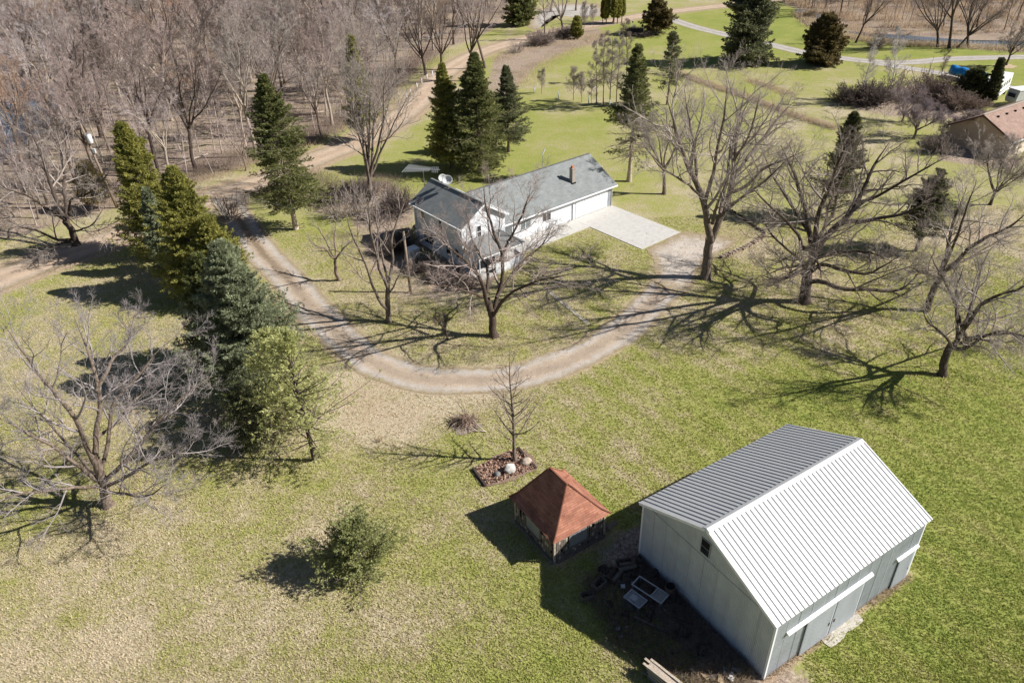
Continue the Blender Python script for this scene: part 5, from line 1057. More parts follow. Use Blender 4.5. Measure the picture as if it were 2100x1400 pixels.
bt(1978, 292, bare(105, 5.5, .14, .08, 10, (20, 70), 'big', -.01, rmin=.009), 1, 'tangled grey bush like tree against the tan house wall', mt=T_, mc=bpy.data.materials['mauve twigs'])
bt(1850, 250, bare(106, 7, .15, .15, 8, (20, 55), 'fine', .03), 1, 'grey bare tree behind the low spreading tree', mt=T_, mc=bpy.data.materials['mauve twigs'])
bt(1380, 150, bare(107, 7, .14, .2, 6, (20, 50), 'med', .04), 1, 'small bare tree below the brushy mound', mt=T_)
bt(2030, 420, bare(108, 9, .2, .2, 8, (20, 55), 'big', .03), 1, 'bare tree beyond the leaning ones at the right edge', mt=TD, mc=M['twigpale'])
bt(1925, 170, birch[0], .55, 'thin bare sapling in the brush in front of the blue covered boat', mt=T_, mc=M['twig'], rz=1)
bt(505, 350, tall[3], .5, 'small bare tree on the verge behind the tall dark spruce', mt=T_, rz=1)

# ---- the wood: individual trees
M['twigtan'] = twig('tan budding twigs', (.30, .21, .14), (.52, .39, .28), (.4, .22, .16), .5)
wr = np.random.default_rng(77)
WP = [(bare(110, 17, .24, .42, 6, (15, 42), 'wood', .05, rmin=.0105), 'a'), (bare(111, 19, .28, .45, 6, (12, 38), 'wood', .06, rmin=.0105), 'a'), (bare(112, 15, .20, .38, 6, (18, 48), 'wood', .04, rmin=.0105), 'a'),
      (bare(113, 20, .30, .35, 7, (14, 40), 'wood', .05, rmin=.0105), 'a'), (bare(114, 16, .15, .4, 24, (25, 55), 'med', .06, True, limb=.26, rmin=.0105), 'b'), (bare(115, 13, .11, .3, 20, (20, 50), 'med', .07, True, limb=.3, rmin=.0105), 'b'),
      (bare(116, 14, .17, .3, 7, (20, 50), 'wood', .03, wig=.1, rmin=.0105), 'a')]
wl = [(-70.5, 118.0, .95, 3, 'T', 'thick pale barked tree leaning left at the water on the left edge')]
t = bt(128, 300, WP[3][0], 1.05, 'thick pale barked tree leaning left beside the water at the left edge', mt=TP, mc=M['twigwood'], tilt=(-9, 0)); t = bt(48, 238, WP[0][0], .9, 'brown trunk standing at the shore of the left water', mt=TP, mc=M['twigwood'], tilt=(-6, 0), rz=2)
pts = [G(128, 300)[:2], G(48, 238)[:2], G(873, 154)[:2], G(907, 148)[:2], G(748, 288)[:2]]
wood_poly = [np.array(p[:2]) for p in WOODS]; water_poly = g2([(-60, 140), (20, 150), (70, 175), (105, 210), (95, 250), (40, 290), (-60, 310)])
cand = np.stack([wr.uniform(-190, 12, 9000), wr.uniform(84, 275, 9000)], 1)
ok = inside(cand[:, 0], cand[:, 1], wood_poly) & ~inside(cand[:, 0], cand[:, 1], water_poly)
def inview(p, h, mg=60):
    d = np.array([p[0], p[1], h - CAM_H]); z = d @ _F
    if z < 1: return False
    x = IW / 2 + F_PX * (d @ CR) / z; y = IH / 2 - F_PX * (d @ CU) / z; return -mg < x < IW + mg and -mg < y < IH + mg
cnt = 0; zones = {}
gap1 = G(430, 262)[:2]
rdist = seg_dist(cand[:, 0], cand[:, 1], smooth_path(ROAD, 120))
for (x, y), o_, rdv in zip(cand, ok, rdist):
    if not o_ or cnt >= 275 or rdv < 4.0: continue
    p = np.array([x, y])
    if not (inview(p, 0) or inview(p, 14)): continue
    dd = min(np.hypot(*(p - q)) for q in pts); near = y < 150
    if dd < (4.6 if near else 6.6): continue
    if np.hypot(*((p - gap1) / [1.6, 1])) < 7 or np.hypot(*(p - G(240, 427)[:2])) < 7 or (abs(p[0] - G(240, 427)[0]) < 5 and p[1] < 95) or (p[0] < -52 - (p[1] - 85) * .08 and p[1] < 122 and wr.random() < .6): continue      # small clearing
    pts.append(p); k = wr.integers(0, len(WP)); mtx = [T_, TP, T_, TD, TP][wr.integers(0, 5)]
    u = wr.random(); mcx = M['twigwood'] if u < .5 else (M['twigpale'] if u < .68 else (M['twig'] if u < .82 else (M['twigdark'] if u < .93 else M['twigtan'])))
    z = ('close to the dirt road' if rdv < 16 else ('in the middle of the wood' if y < 170 else 'deep in the back of the wood')); bk = {id(T_): 'grey', id(TP): 'pale', id(TD): 'dark'}[id(mtx)]
    sh = 'straight slender' if WP[k][1] == 'b' else 'forked'
    place_tree('woodland_tree', WP[k][0], f'{bk} barked {sh} bare tree {z}', 'tree', (x, y, 0), wr.uniform(0, 6.28), wr.uniform(.75, 1.08), mtx, mcx, f'{bk} barked {sh} bare trees {z}')
    t = bpy.context.scene.collection.objects[-1]; cnt += 1
for i, (px, py, L_, a_, lb) in enumerate([(330, 210, 7, .4, 'pale fallen trunk lying in the middle of the wood'), (500, 250, 6, -.3, 'fallen grey trunk on the floor of the small clearing'), (395, 330, 5, .8, 'short fallen log near the road behind the golden cedars'), (640, 235, 6, .2, 'fallen trunk just behind the tall dark spruce'), (120, 395, 6, -.2, 'fallen log on the wood floor left of the power pole')]):
    r = np.random.default_rng(500 + i); q = G(px, py); d = np.array([math.cos(a_), math.sin(a_), .04]) * L_ / 2
    o = MB().tube([-d + [0, 0, .25], r.normal(0, .08, 3) + [0, 0, .3], d + [0, 0, .3]], [.22, .18, .10], 9).build('fallen_log', TP, None, True, q); tag(o, lb, 'log')
bt(600, 55, WP[0][0], .8, 'bare tree with red budding twigs in the middle of the wood', mc=M['twigred']); bt(575, 92, WP[6][0], .8, 'shorter bare tree with red budding twigs beside the taller one', mc=M['twigred'], rz=2)
# trees across the pond to the right
pts = []; cand = np.stack([wr.uniform(50, 175, 3000), wr.uniform(180, 265, 3000)], 1); ok = inside(cand[:, 0], cand[:, 1], [np.array(p[:2]) for p in WOODE]); cnt = 0
for (x, y), o_ in zip(cand, ok):
    if not o_ or cnt >= 55: continue
    p = np.array([x, y])
    if not (inview(p, 0, 30)) or (pts and min(np.hypot(*(p - q)) for q in pts) < 5.5) or min(np.hypot(*(p - G(*q)[:2])) for q in ((1660, 40), (1750, 70), (1900, 80), (2050, 95))) < 6: continue
    pts.append(p); k = wr.integers(0, len(WP)); dk = wr.random() < .5
    place_tree('marsh_tree', WP[k][0], ('dark' if dk else 'grey') + ' bare tree in the reeds beyond the right pond', 'tree', (x, y, 0), wr.uniform(0, 6.28), wr.uniform(.55, .8), TD if dk else T_, M['twig'] if dk else M['twigwood'], ('dark' if dk else 'grey') + ' bare trees in the reeds beyond the right pond'); cnt += 1

# ---- uncountable growth: undergrowth, reeds, weeds, saplings
def stems(name, P, L, rb, lean, mat, seed, S=3, K=2, label=None, branch=0, smooth=True, up=.0):
    r = np.random.default_rng(seed); n = len(P); D = np.stack([r.normal(0, lean, n), r.normal(0, lean, n), np.ones(n)], 1)
    pts_ = grow(P, D, L, K, .12, (0, 0, up), r); rad = tp(n, K, np.full(n, rb), np.full(n, rb * .35)); parts = [tubes(pts_, rad, S)]
    if branch:
        P2, D2, _, t2 = kids(pts_, rad, branch, .25, 1, R_(25), R_(60), r); L2 = np.repeat(L, branch) * .45 * (1.15 - t2); b2 = grow(P2, D2, L2, 2, .15, (0, 0, up), r); parts.append(tubes(b2, tp(len(L2), 2, np.full(len(L2), rb * .6), np.full(len(L2), rb * .3)), 3))
    v, f = join(parts); return link(name, mesh_np(name, v, f), mat)
def scatter(poly, n, seed, clump=None, xr=None, yr=None, keep=None):
    r = np.random.default_rng(seed); p = np.array([q[:2] for q in poly]); x0, y0 = p.min(0); x1, y1 = p.max(0)
    if xr: x0, x1 = xr
    if yr: y0, y1 = yr
    out = []
    while sum(map(len, out)) < n:
        c = np.stack([r.uniform(x0, x1, n * 2), r.uniform(y0, y1, n * 2)], 1)
        if clump: c = c[(lowfreq(c[:, 0], c[:, 1], clump, seed) + r.normal(0, .35, len(c))) > .25]
        c = c[inside(c[:, 0], c[:, 1], p)]
        if keep is not None: c = c[keep(c)]
        out.append(c)
    c = np.concatenate(out)[:n]; return np.concatenate([c, np.zeros((len(c), 1))], 1)
notwater = lambda c: ~inside(c[:, 0], c[:, 1], water_poly) & (seg_dist(c[:, 0], c[:, 1], smooth_path(ROAD, 60)) > 4.5)
P = scatter(WOODS, 22000, 1, 16, (-185, 12), (85, 262), notwater); r0 = np.random.default_rng(1)
o = stems('undergrowth', P, r0.uniform(.6, 2.6, len(P)), .016, .35, twig('undergrowth stems', (.12, .09, .075), (.30, .235, .20), (.3, .2, .15), .3), 2, branch=2); o['kind'] = 'stuff'
def sapling_mass(name, poly, n, seed, mat, xr, yr, protos, smin, smax, keep=None):
    r = np.random.default_rng(seed); P = scatter(poly, n, seed, None, xr, yr, keep); parts = []
    for q in P:
        v, f = protos[r.integers(len(protos))]; a = r.uniform(0, 6.28); s = r.uniform(smin, smax); c, sn = math.cos(a) * s, math.sin(a) * s
        parts.append((v @ np.array([[c, sn, 0], [-sn, c, 0], [0, 0, s]]) + q, f))
    v, f = join(parts); o = link(name, mesh_np(name, v, f), mat); o['kind'] = 'stuff'; return o
def proto(seed, H, rb, n, m):
    r = np.random.default_rng(seed); tr = grow(np.array([[0., 0, 0]]), np.array([[r.normal(0, .1), r.normal(0, .1), 1.]]), np.array([H]), 6, .05, (0, 0, .02), r); rad = tp(1, 6, [rb], [.012])
    P, D, rr, t = kids(tr, rad, n, .25, 1, R_(20), R_(50), r); L = H * .34 * (1.15 - t); b = grow(P, D, L, 4, .12, (0, 0, .05), r); br = tp(len(L), 4, np.full(len(L), .016), np.full(len(L), .008))
    P, D, rr, t = kids(b, br, m, .2, 1, R_(25), R_(50), r); L2 = np.repeat(L, m) * .42 * (1.15 - t); c = grow(P, D, L2, 2, .15, (0, 0, .03), r)
    return join([tubes(tr, rad, 4), tubes(b, br, 3), tubes(c, tp(len(L2), 2, np.full(len(L2), .011), np.full(len(L2), .006)), 3)])
prs = [proto(200 + i, [9, 7, 12, 15][i], [.06, .05, .08, .10][i], [14, 14, 18, 22][i], 7) for i in range(4)]
sapling_mass('woodland_saplings', WOODS, 1500, 5, M['twigwood'], (-185, 12), (86, 262), prs, .55, 1.05, notwater)
sapling_mass('marsh_brush', WOODE, 330, 6, twig('marsh twigs', (.22, .15, .12), (.36, .26, .21)), (55, 175), (185, 262), prs, .4, .75)
P = scatter(WOODE, 16000, 7, 10, (50, 180), (178, 262)); o = stems('reeds', P, r0.uniform(.8, 2.0, len(P)), .04, .12, M['reed'], 3, S=3, K=1); o['kind'] = 'stuff'
def strip(name, pts_, n, w_, h, mat, seed, rb=.02, lean=.3):
    r = np.random.default_rng(seed); Q = smooth_path(g2(pts_), 200); i = r.integers(0, 200, n); P = np.concatenate([Q[i] + r.normal(0, w_, (n, 2)), np.zeros((n, 1))], 1)
    o = stems(name, P, r.uniform(.4, 1, n) * h, rb, lean, mat, seed, K=1); o['kind'] = 'stuff'; return o
strip('ditch_grass', [(1385, 150), (1440, 170), (1500, 190), (1560, 212), (1620, 235), (1665, 250), (1712, 264)], 6500, .55, .8, M['straw'], 1)
strip('ditch_grass', [(1535, 165), (1580, 180), (1620, 195)], 1200, .7, .7, M['straw'], 2)
strip('roadside_grass', [(230, 420), (330, 396), (420, 368), (520, 336), (620, 300), (700, 262), (790, 208)], 3500, 1.2, .6, M['straw'], 3)
strip('roadside_grass', [(1010, 125), (1100, 96), (1180, 84), (1240, 70), (1100, 140), (1060, 180)], 3500, 1.6, .7, M['straw'], 4)
strip('roadside_brush', [(200, 400), (330, 378), (420, 350), (520, 322), (620, 288), (700, 250), (780, 200), (840, 142), (890, 108)], 9000, 2.2, 1.9, M['brush'], 31, .013, .45)
strip('roadside_brush', [(640, 360), (700, 385), (780, 372), (820, 400)], 1600, 1.2, 1.5, M['brush'], 32, .012, .45)
strip('pond_reeds', [(1640, 30), (1690, 64), (1780, 84), (1860, 92), (1950, 96), (2100, 104)], 5000, 1.2, 1.3, M['straw'], 5, .035)
strip('barn_weeds', [(1300, 1150), (1340, 1200), (1400, 1255), (1460, 1310), (1530, 1370)], 2600, .8, .55, M['brush'], 6, .012)
strip('foundation_weeds', [(1566, 1394), (1640, 1340), (1700, 1300)], 700, .14, .28, M['straw'], 7, .008, .6)
strip('foundation_weeds', [(1785, 1240), (1830, 1205), (1862, 1180)], 700, .16, .3, M['straw'], 8, .008, .6)
# ---- shrubs
def shrub_mesh(seed, R, H, n=60, m=7, rb=.016, droop=0.0, twn=4):
    r = np.random.default_rng(seed); az = r.uniform(0, 6.28, n); e = np.radians(r.uniform(25, 88, n)); P = np.stack([np.cos(az) * r.uniform(0, .35, n) * R, np.sin(az) * r.uniform(0, .35, n) * R, np.zeros(n)], 1)
    D = np.stack([np.cos(az) * np.cos(e), np.sin(az) * np.cos(e), np.sin(e)], 1); L = (R * np.cos(e) + H * np.sin(e)) * r.uniform(.7, 1.05, n); a = grow(P, D, L, 5, .14, (0, 0, droop), r); ra = tp(n, 5, np.full(n, rb * 1.5), np.full(n, rb * .6))
    P, D, _, t = kids(a, ra, m, .2, 1, R_(25), R_(60), r); L2 = np.repeat(L, m) * .35 * (1.2 - t); b = grow(P, D, L2, 3, .18, (0, 0, .02), r); rb_ = tp(len(L2), 3, np.full(len(L2), rb * .7), np.full(len(L2), rb * .4))
    P, D, _, t = kids(b, rb_, twn, .2, 1, R_(25), R_(60), r); L3 = np.repeat(L2, twn) * .45; c = grow(P, D, L3, 2, .2, (0, 0, 0), r)
    v, f = join([tubes(a, ra, 4), tubes(b, rb_, 3), tubes(c, tp(len(L3), 2, np.full(len(L3), rb * .5), np.full(len(L3), rb * .3)), 3)]); return mesh_np('shrub', v, f)
SM = [shrub_mesh(300 + i, 1, 1, 30, 6, .011, 0, 3) for i in range(3)]; SD = [shrub_mesh(310 + i, 1, 1, 90, 8, .014) for i in range(2)]
SH = [ # px, py, radius, height, mesh, material, label
    ((698, 448), 2.0, 3.0, SM[0], 'twigpale', 'leafless lilac bush at the left end of the shrubbery behind the house'),
    ((735, 440), 2.2, 3.6, SM[1], 'twigpale', 'tall leafless lilac bush in the middle of the shrubbery behind the house'),
    ((775, 452), 2.0, 3.0, SM[2], 'twigwood', 'leafless bush at the right of the shrubbery behind the house'),
    ((815, 440), 2.2, 2.8, SD[0], 'twigdark', 'dark low bush at the left rear corner of the house'),
    ((682, 412), 2.8, 1.6, SD[1], 'twigdark', 'dark low thicket bush behind the leafless lilacs'),
    ((740, 405), 2.8, 1.8, SD[0], 'twigdark', 'dark low bush under the many stemmed tree'),
    ((862, 558), 1.4, 1.3, SD[0], 'twigdark', 'dark shrub right of the utility cabinet'),
    ((900, 572), 1.5, 1.3, SD[1], 'twigdark', 'dark shrub along the blue grey side wall'),
    ((935, 585), 1.4, 1.2, SD[0], 'twigdark', 'dark shrub at the left corner of the porch'),
    ((968, 590), 1.5, 1.2, SM[1], 'twigdark', 'low dark shrub in front of the porch posts'),
    ((825, 512), 1.8, 1.9, SD[1], 'twigdark', 'dark shrub behind the utility cabinet'),
    ((790, 520), 1.5, 1.4, SD[0], 'twigdark', 'dark shrub behind the multi stemmed tree'),
    ((472, 450), 2.2, 3.0, SM[2], 'twig', 'grey bush at the mouth of the driveway'),
    ((500, 420), 1.6, 1.6, SM[2], 'twigpale', 'small twiggy bush beside the thin wooden post'),
    ((1060, 108), 2.6, 2.4, SM[1], 'twigpale', 'pale arching bush on the verge at the far end of the lawn'),
    ((1110, 92), 3.2, 2.6, SD[0], 'twig', 'brown bush under the straight single stemmed tree'),
    ((1155, 78), 3.0, 2.2, SD[1], 'twig', 'brown bush left of the small cedar bush'),
    ((1168, 70), 2.2, 1.8, SM[0], 'twigwood', 'small brown bush touching the small cedar bush'),
    ((1320, 72), 4.2, 1.3, SD[0], 'twigdark', 'low dark brush mound beside the rusty fir'),
    ((1298, 66), 3.0, 1.1, SD[1], 'twigdark', 'dark brush heap at the foot of the white mailbox post'),
    ((1740, 212), 3.0, 2.6, SD[0], 'twigdark', 'dark bush at the foot of the left birch'),
    ((1790, 214), 3.4, 3.4, SD[1], 'twigdark', 'dark brown bush between the two birches'),
    ((1840, 206), 3.6, 4.2, SM[2], 'undergrowth', 'tall reddish brown bush right of the two birches'),
    ((1885, 200), 3.6, 4.4, SM[0], 'undergrowth', 'tall brown bush below the far driveway fork'),
    ((1925, 205), 3.4, 3.6, SD[0], 'undergrowth', 'brown bush in front of the blue covered boat'),
    ((1960, 222), 3.0, 2.6, SD[1], 'undergrowth', 'reddish bush left behind the tan house'),
    ((2000, 222), 2.2, 1.4, SD[0], 'undergrowth', 'low reddish bush at the rear eave of the tan house'),
    ((1715, 205), 1.6, 1.2, SM[1], 'straw', 'tan grass clump at the left end of the brown brush'),
    ((1920, 312), 2.0, 2.2, SD[0], 'twig', 'grey tangle in the shade of the tan house gable'),
    ((780, 905), .35, .5, SM[1], 'straw', 'tuft of dry brown grass beside the brush pile'),
    ((1660, 38), 1.6, 2.0, SD[1], 'straw', 'orange brown reed clump in the small far pond'),
    ((1795, 100), 1.8, 1.5, SD[1], 'twigwood', 'brown shrub at the edge of the reeds')]
ug = bpy.data.materials['undergrowth stems']
for i, (p, R, H, me, mt, lb) in enumerate(SH):
    m_ = ug if mt == 'undergrowth' else M[mt]; o = bpy.data.objects.new('shrub', me); COL.objects.link(o)
    if not me.materials: me.materials.append(m_)
    o.material_slots[0].link = 'OBJECT'; o.material_slots[0].material = m_; o.location = G(*p); o.scale = (R, R, H); o.rotation_euler[2] = i * 1.7; tag(o, lb, 'shrub')

# ---- short grass of the near lawn, as blades
def grass_blades():
    r = np.random.default_rng(21); n = 330000; y = 22 + (82 - 22) * r.random(n) ** 1.15; x = r.uniform(-1, 1, n) * (12 + y * .80)
    d = np.stack([x, y, np.zeros(n) - CAM_H], 1); z = d @ _F; px = IW / 2 + F_PX * (d @ CR) / z; py = IH / 2 - F_PX * (d @ CU) / z
    k = (px > -60) & (px < IW + 60) & (py < IH + 60); x, y = x[k], y[k]
    ix = np.clip(np.searchsorted(xs, x) - 1, 0, nx - 2); iy = np.clip(np.searchsorted(ys, y) - 1, 0, ny - 2); gr, li, ba = green[iy, ix], litter[iy, ix], bare_map[iy, ix]
    k = (li < .45) & (r.random(len(x)) > ba * 1.2) & (seg_dist(x, y, smooth_path(DRIVE, 60)) > 2.0) & (seg_dist(x, y, smooth_path(ROAD, 60)) > 3.6)
    for poly in (bp, gp, frame(HOUSE['o'], HOUSE['a'], [(.4, -11.1), (.4, 9), (-24, 9), (-24, -4.9), (-17.5, -4.9), (-17.5, -3), (-6.7, -3), (-6.7, -11.1)]), g2([(970, 962), (996, 998), (1099, 962), (1062, 920)]), g2([(1326, 512), (1392, 476), (1440, 478), (1492, 486), (1500, 505), (1462, 525), (1432, 560), (1410, 600), (1352, 590)])):
        k &= ~inside(x, y, poly)
    x, y, gr = x[k], y[k], gr[k]; n = len(x); V = []; A = []; Gn = []; tone = r.random(n)
    for b in range(3):
        az = r.uniform(0, 6.28, n); h = r.uniform(.05, .12, n) * (.7 + .6 * tone); ln = r.uniform(.3, 1.1, n) * h; w_ = r.uniform(.018, .042, n); bx = x + r.normal(0, .05, n); by = y + r.normal(0, .05, n); wz = az + 1.57
        q = np.zeros((n, 3, 3)); q[:, 0, 0] = bx - np.cos(wz) * w_; q[:, 0, 1] = by - np.sin(wz) * w_; q[:, 1, 0] = bx + np.cos(wz) * w_; q[:, 1, 1] = by + np.sin(wz) * w_; q[:, 2, 0] = bx + np.cos(az) * ln; q[:, 2, 1] = by + np.sin(az) * ln; q[:, 2, 2] = h
        q[:, :2, 2] = .002; V.append(q); A.append(np.repeat(np.clip(tone * .6 + r.random(n) * .4, 0, 1), 3)); Gn.append(np.repeat(gr, 3))
    V = np.concatenate(V).reshape(-1, 3); o = link('grass', mesh_np('grass', V, np.arange(len(V)).reshape(-1, 3), False, dict(v=np.concatenate(A), green=np.concatenate(Gn))), M['blades']); o['kind'] = 'stuff'
grass_blades()

# ---- dead leaves blown over the yard
def leaf_scatter():
    r = np.random.default_rng(33); V = []
    for px, py, rx, ry, n in ((1010, 680, 7, 5, 1800), (800, 640, 7, 5, 1500), (1450, 540, 8, 6, 1900), (1650, 620, 9, 6, 1900), (1900, 640, 7, 5, 900), (1930, 770, 4, 3, 500), (720, 560, 6, 9, 1400), (220, 1030, 6, 5, 900), (850, 470, 8, 6, 1300), (1130, 590, 8, 6, 900), (1540, 480, 8, 6, 1200), (900, 560, 8, 4, 1600), (460, 880, 8, 7, 1200), (330, 600, 8, 7, 900)):
        c = G(px, py); x = c[0] + r.normal(0, rx * .6, n); y = c[1] + r.normal(0, ry * .6, n); k = np.ones(n, bool)
        for poly in (frame(HOUSE['o'], HOUSE['a'], [(.4, -.5), (.4, 9), (-24, 9), (-24, -4.9), (-17.5, -4.9), (-17.5, -.5)]),): k &= ~inside(x, y, poly)
        x, y = x[k], y[k]; n = len(x); z = r.uniform(.075, .11, n); nn = nrm(r.normal(0, .35, (n, 3)) + [0, 0, 1]); a = nrm(np.cross(nn, r.normal(0, 1, (n, 3)))); b = np.cross(nn, a); s = r.uniform(.03, .075, (n, 1)); q = np.stack([x, y, z], 1)
        V.append(np.stack([q - a * s, q - b * s * .6, q + a * s, q + b * s * .6], 1))
    V = np.concatenate(V).reshape(-1, 3); o = link('fallen_leaves', mesh_np('fallen_leaves', V, np.arange(len(V)).reshape(-1, 4), False), plain('dry brown leaves', (.30, .20, .13), .9, .6, 3)); o['kind'] = 'stuff'
leaf_scatter()

# ------------------------------------------------------------------ brush pile, flower bed, boulders
def stick(mb, a, b, r_, n=5, wob=.04, rs=np.random.default_rng(4)):
    a = np.array(a, float); b = np.array(b, float); P = [a + (b - a) * k / 4 + (rs.normal(0, wob, 3) if 0 < k < 4 else 0) for k in range(5)]; mb.tube(P, [r_, r_ * .9, r_ * .8, r_ * .65, r_ * .4], n)
def brush_pile():
    c = G(955, 868); t = thing('brush_pile', 'heap of cut branches on a dark ash patch in the lawn', 'brush pile', c); r = np.random.default_rng(9)
    o = patch('ash_bed', [c[:2] * 0 + np.array([1.25 * math.cos(a), -.5 + .85 * math.sin(a)]) for a in np.arange(0, 6.2, .7)], M['ash'], .03, 50, .2, 9); o.parent = t
    V = []; 
    mb = MB()
    for k in range(120):
        a = r.uniform(0, 6.28); R = r.uniform(.1, 1.15); l = r.uniform(.5, 1.9); d = r.uniform(0, 6.28); p = np.array([R * math.cos(a), R * .7 * math.sin(a), r.uniform(.03, .95) * (1.15 - R)])
        e = np.array([math.cos(d), math.sin(d), r.uniform(-.1, .5)]) * l / 2; q0 = p - e; q1 = p + e; q0[2] = max(q0[2], .02); q1[2] = max(q1[2], .04); stick(mb, q0, q1, r.uniform(.012, .034), 4)
    mb.build('branches', twig('cut branches', (.14, .09, .07), (.40, .29, .22)), t, True)
    for a_, b_, rr in (((-1.3, -.7, .05), (.35, .5, .5), .045), ((1.55, -1.15, .04), (-.1, .75, .75), .05), ((1.6, -1.1, .04), (.15, -.55, .2), .05), ((-.2, .9, .2), (-.6, 1.5, .9), .03)):
        m2 = MB(); stick(m2, a_, b_, rr, 7, .06); m2.build('log', M['paleboard'] if rr > .04 else M['wood'], t, True)
brush_pile()
def rock(name, p, sx, sy, sz, mat, label, seed, rz=0):
    import bmesh
    bm = bmesh.new(); bmesh.ops.create_icosphere(bm, subdivisions=4, radius=1); r = np.random.default_rng(seed); dirs = nrm(r.normal(0, 1, (9, 3))); cut = r.uniform(.62, .95, 9); ph = r.uniform(0, 6.28, (5, 3))
    for v in bm.verts:
        c = np.array(v.co)
        for d, k in zip(dirs, cut):
            s = c @ d
            if s > k: c = c - d * (s - k) * .85
        c = c * (1 + .05 * math.sin(4 * c[0] + ph[0, 0]) + .04 * math.sin(7 * c[1] + ph[1, 0]) + .03 * math.sin(11 * c[2] + ph[2, 0])); v.co = c * np.array([sx, sy, sz])
    bm.normal_update(); me = bpy.data.meshes.new(name); bm.to_mesh(me); bm.free(); me.polygons.foreach_set('use_smooth', [True] * len(me.polygons))
    o = link(name, me, mat, None, (p[0], p[1], sz * .55), rz); return tag(o, label, 'boulder')
def bed():
    c = G(1038, 963); q = [G(970, 962), G(996, 998), G(1099, 962), G(1062, 920)]; P = [x[:2] for x in q]
    t = thing('planting_bed', 'triangular bed of dead red leaves edged with old timbers', 'garden bed', c)
    o = patch('leaf_mulch', [p - c[:2] for p in P], M['mulch'], .06, 60, .08, 2); o.parent = t; r = np.random.default_rng(3)
    for (a, b) in ((q[0], q[1]), (q[2], q[3])):
        MB().bar(a - c + [0, 0, .11], b - c + [0, 0, .11], .16, .2).build('edge_timber', M['darkwood'], t)
    poly = [p - c[:2] for p in P]; pp_ = scatter(poly, 900, 4); V = []; 
    for p in pp_:
        n = nrm(r.normal(0, 1, 3) + [0, 0, 1.2]); a = nrm(np.cross(n, r.normal(0, 1, 3))); b = np.cross(n, a); s = r.uniform(.05, .13); z = np.array([p[0], p[1], r.uniform(.07, .22)]); V += [z - a * s, z - b * s * .6, z + a * s, z + b * s * .6]
    me = mesh_np('dead_leaves', np.array(V), np.arange(len(V)).reshape(-1, 4), False); link('dead_leaves', me, plain('curled dead leaves', (.34, .21, .15), .9, .6, 8), t)
bed()
rock('boulder', G(1044, 966), .50, .40, .42, M['rock1'], 'large pale boulder at the front of the leaf bed', 1, .6)
rock('boulder', G(1078, 950), .42, .38, .36, M['rock2'], 'tan boulder beside the young tree in the leaf bed', 2, .2)
rock('boulder', G(1020, 976), .28, .25, .26, M['rock3'], 'small dark round boulder left of the pale one', 3)
# ------------------------------------------------------------------ junk in the shade of the barn
NOB = BARN['a']
def jp(px, py): return G(px, py)
def barrel():
    t = thing('steel_drum', 'rusty open steel drum standing against the barn gable wall', 'drum', jp(1372, 1222)); P = [(0, 0, .02), (0, 0, .28), (0, 0, .3), (0, 0, .32), (0, 0, .56), (0, 0, .58), (0, 0, .6), (0, 0, .88)]
    o = MB().tube(P, [.28, .28, .295, .28, .28, .295, .28, .29], 24).build('body', M['rust'], t, True); MB().tube([(0, 0, .882), (0, 0, .9)], [.26, .26], 24).build('dark_disc', M['black'], t)  # flat black disc laid just above the drum top
barrel()
def frame_table(px, py, L, W_, h, rz, label, name, cross, top=None, legs=True):
    t = thing(name, label, 'scrap frame', jp(px, py), rz); mb = MB()
    for y in (-W_ / 2, W_ / 2): mb.box(-L / 2, L / 2, y - .03, y + .03, h - .06, h)
    for x in (-L / 2 + .03, *cross, L / 2 - .03): mb.box(x - .03, x + .03, -W_ / 2 + .031, W_ / 2 - .031, h - .058, h - .002)
    mb.build('frame', M['galv'], t)
    if top: MB().box(top[0], top[1], -W_ / 2 + .035, W_ / 2 - .035, h - .04, h - .01).build('sheet', M['dullmetal'], t)
    if legs:
        for x in (-L / 2 + .1, L / 2 - .1):
            for y in (-W_ / 2, W_ / 2): MB().box(x - .025, x + .025, y - .025, y + .025, 0, h - .06).build('leg', M['dullmetal'], t)
    return t
frame_table(1332, 1222, 2.05, .78, .62, R_(-44), 'long pale metal frame with open panes lying in the barn shade', 'scrap_bench', (.28,), (.34, .98))
t = frame_table(1302, 1238, 1.15, .72, .5, R_(-47), 'grey metal sink unit left of the long pale frame', 'sink_unit', (), (-.5, .5)); MB().box(-.3, .1, -.2, .2, .455, .494).build('basin', M['galv'], t)
o = MB().bar(jp(1276, 1226) + [0, 0, .08], jp(1298, 1252) + [0, 0, .12], .14, .05).build('plank', M['dullmetal']); tag(o, 'pale plank lying left of the grey sink unit', 'plank')
o = MB().bar(jp(1349, 1234) + [0, 0, .15], jp(1364, 1254) + [0, 0, .1], .05, .05).build('rail', M['galv']); tag(o, 'short white rail pointing out from under the pale frame', 'rail')
o = MB().tube([(0, 0, .3), (0, .04, .34)], [.2, .2], 16).build('scrap_disc', M['dullmetal'], None, False, jp(1299, 1200), .3); tag(o, 'round grey lid beside the long metal frame', 'lid')
o = MB().box(-.12, .12, -.12, .12, .3, .42).build('paint_tin', M['dish'], None, False, jp(1277, 1210)); tag(o, 'small white tin among the junk by the barn', 'tin')
def hoop():
    p = jp(1398, 1240); pts_ = [(.42 * math.cos(a) , .12 * math.cos(a), .45 + .42 * math.sin(a)) for a in np.linspace(0, 6.283, 25)]; o = MB().tube(pts_, .025, 6, False).build('iron_hoop', M['rust'], None, True, p, R_(-60)); tag(o, 'thin dark hoop leaning on the barn gable wall', 'hoop')
hoop()
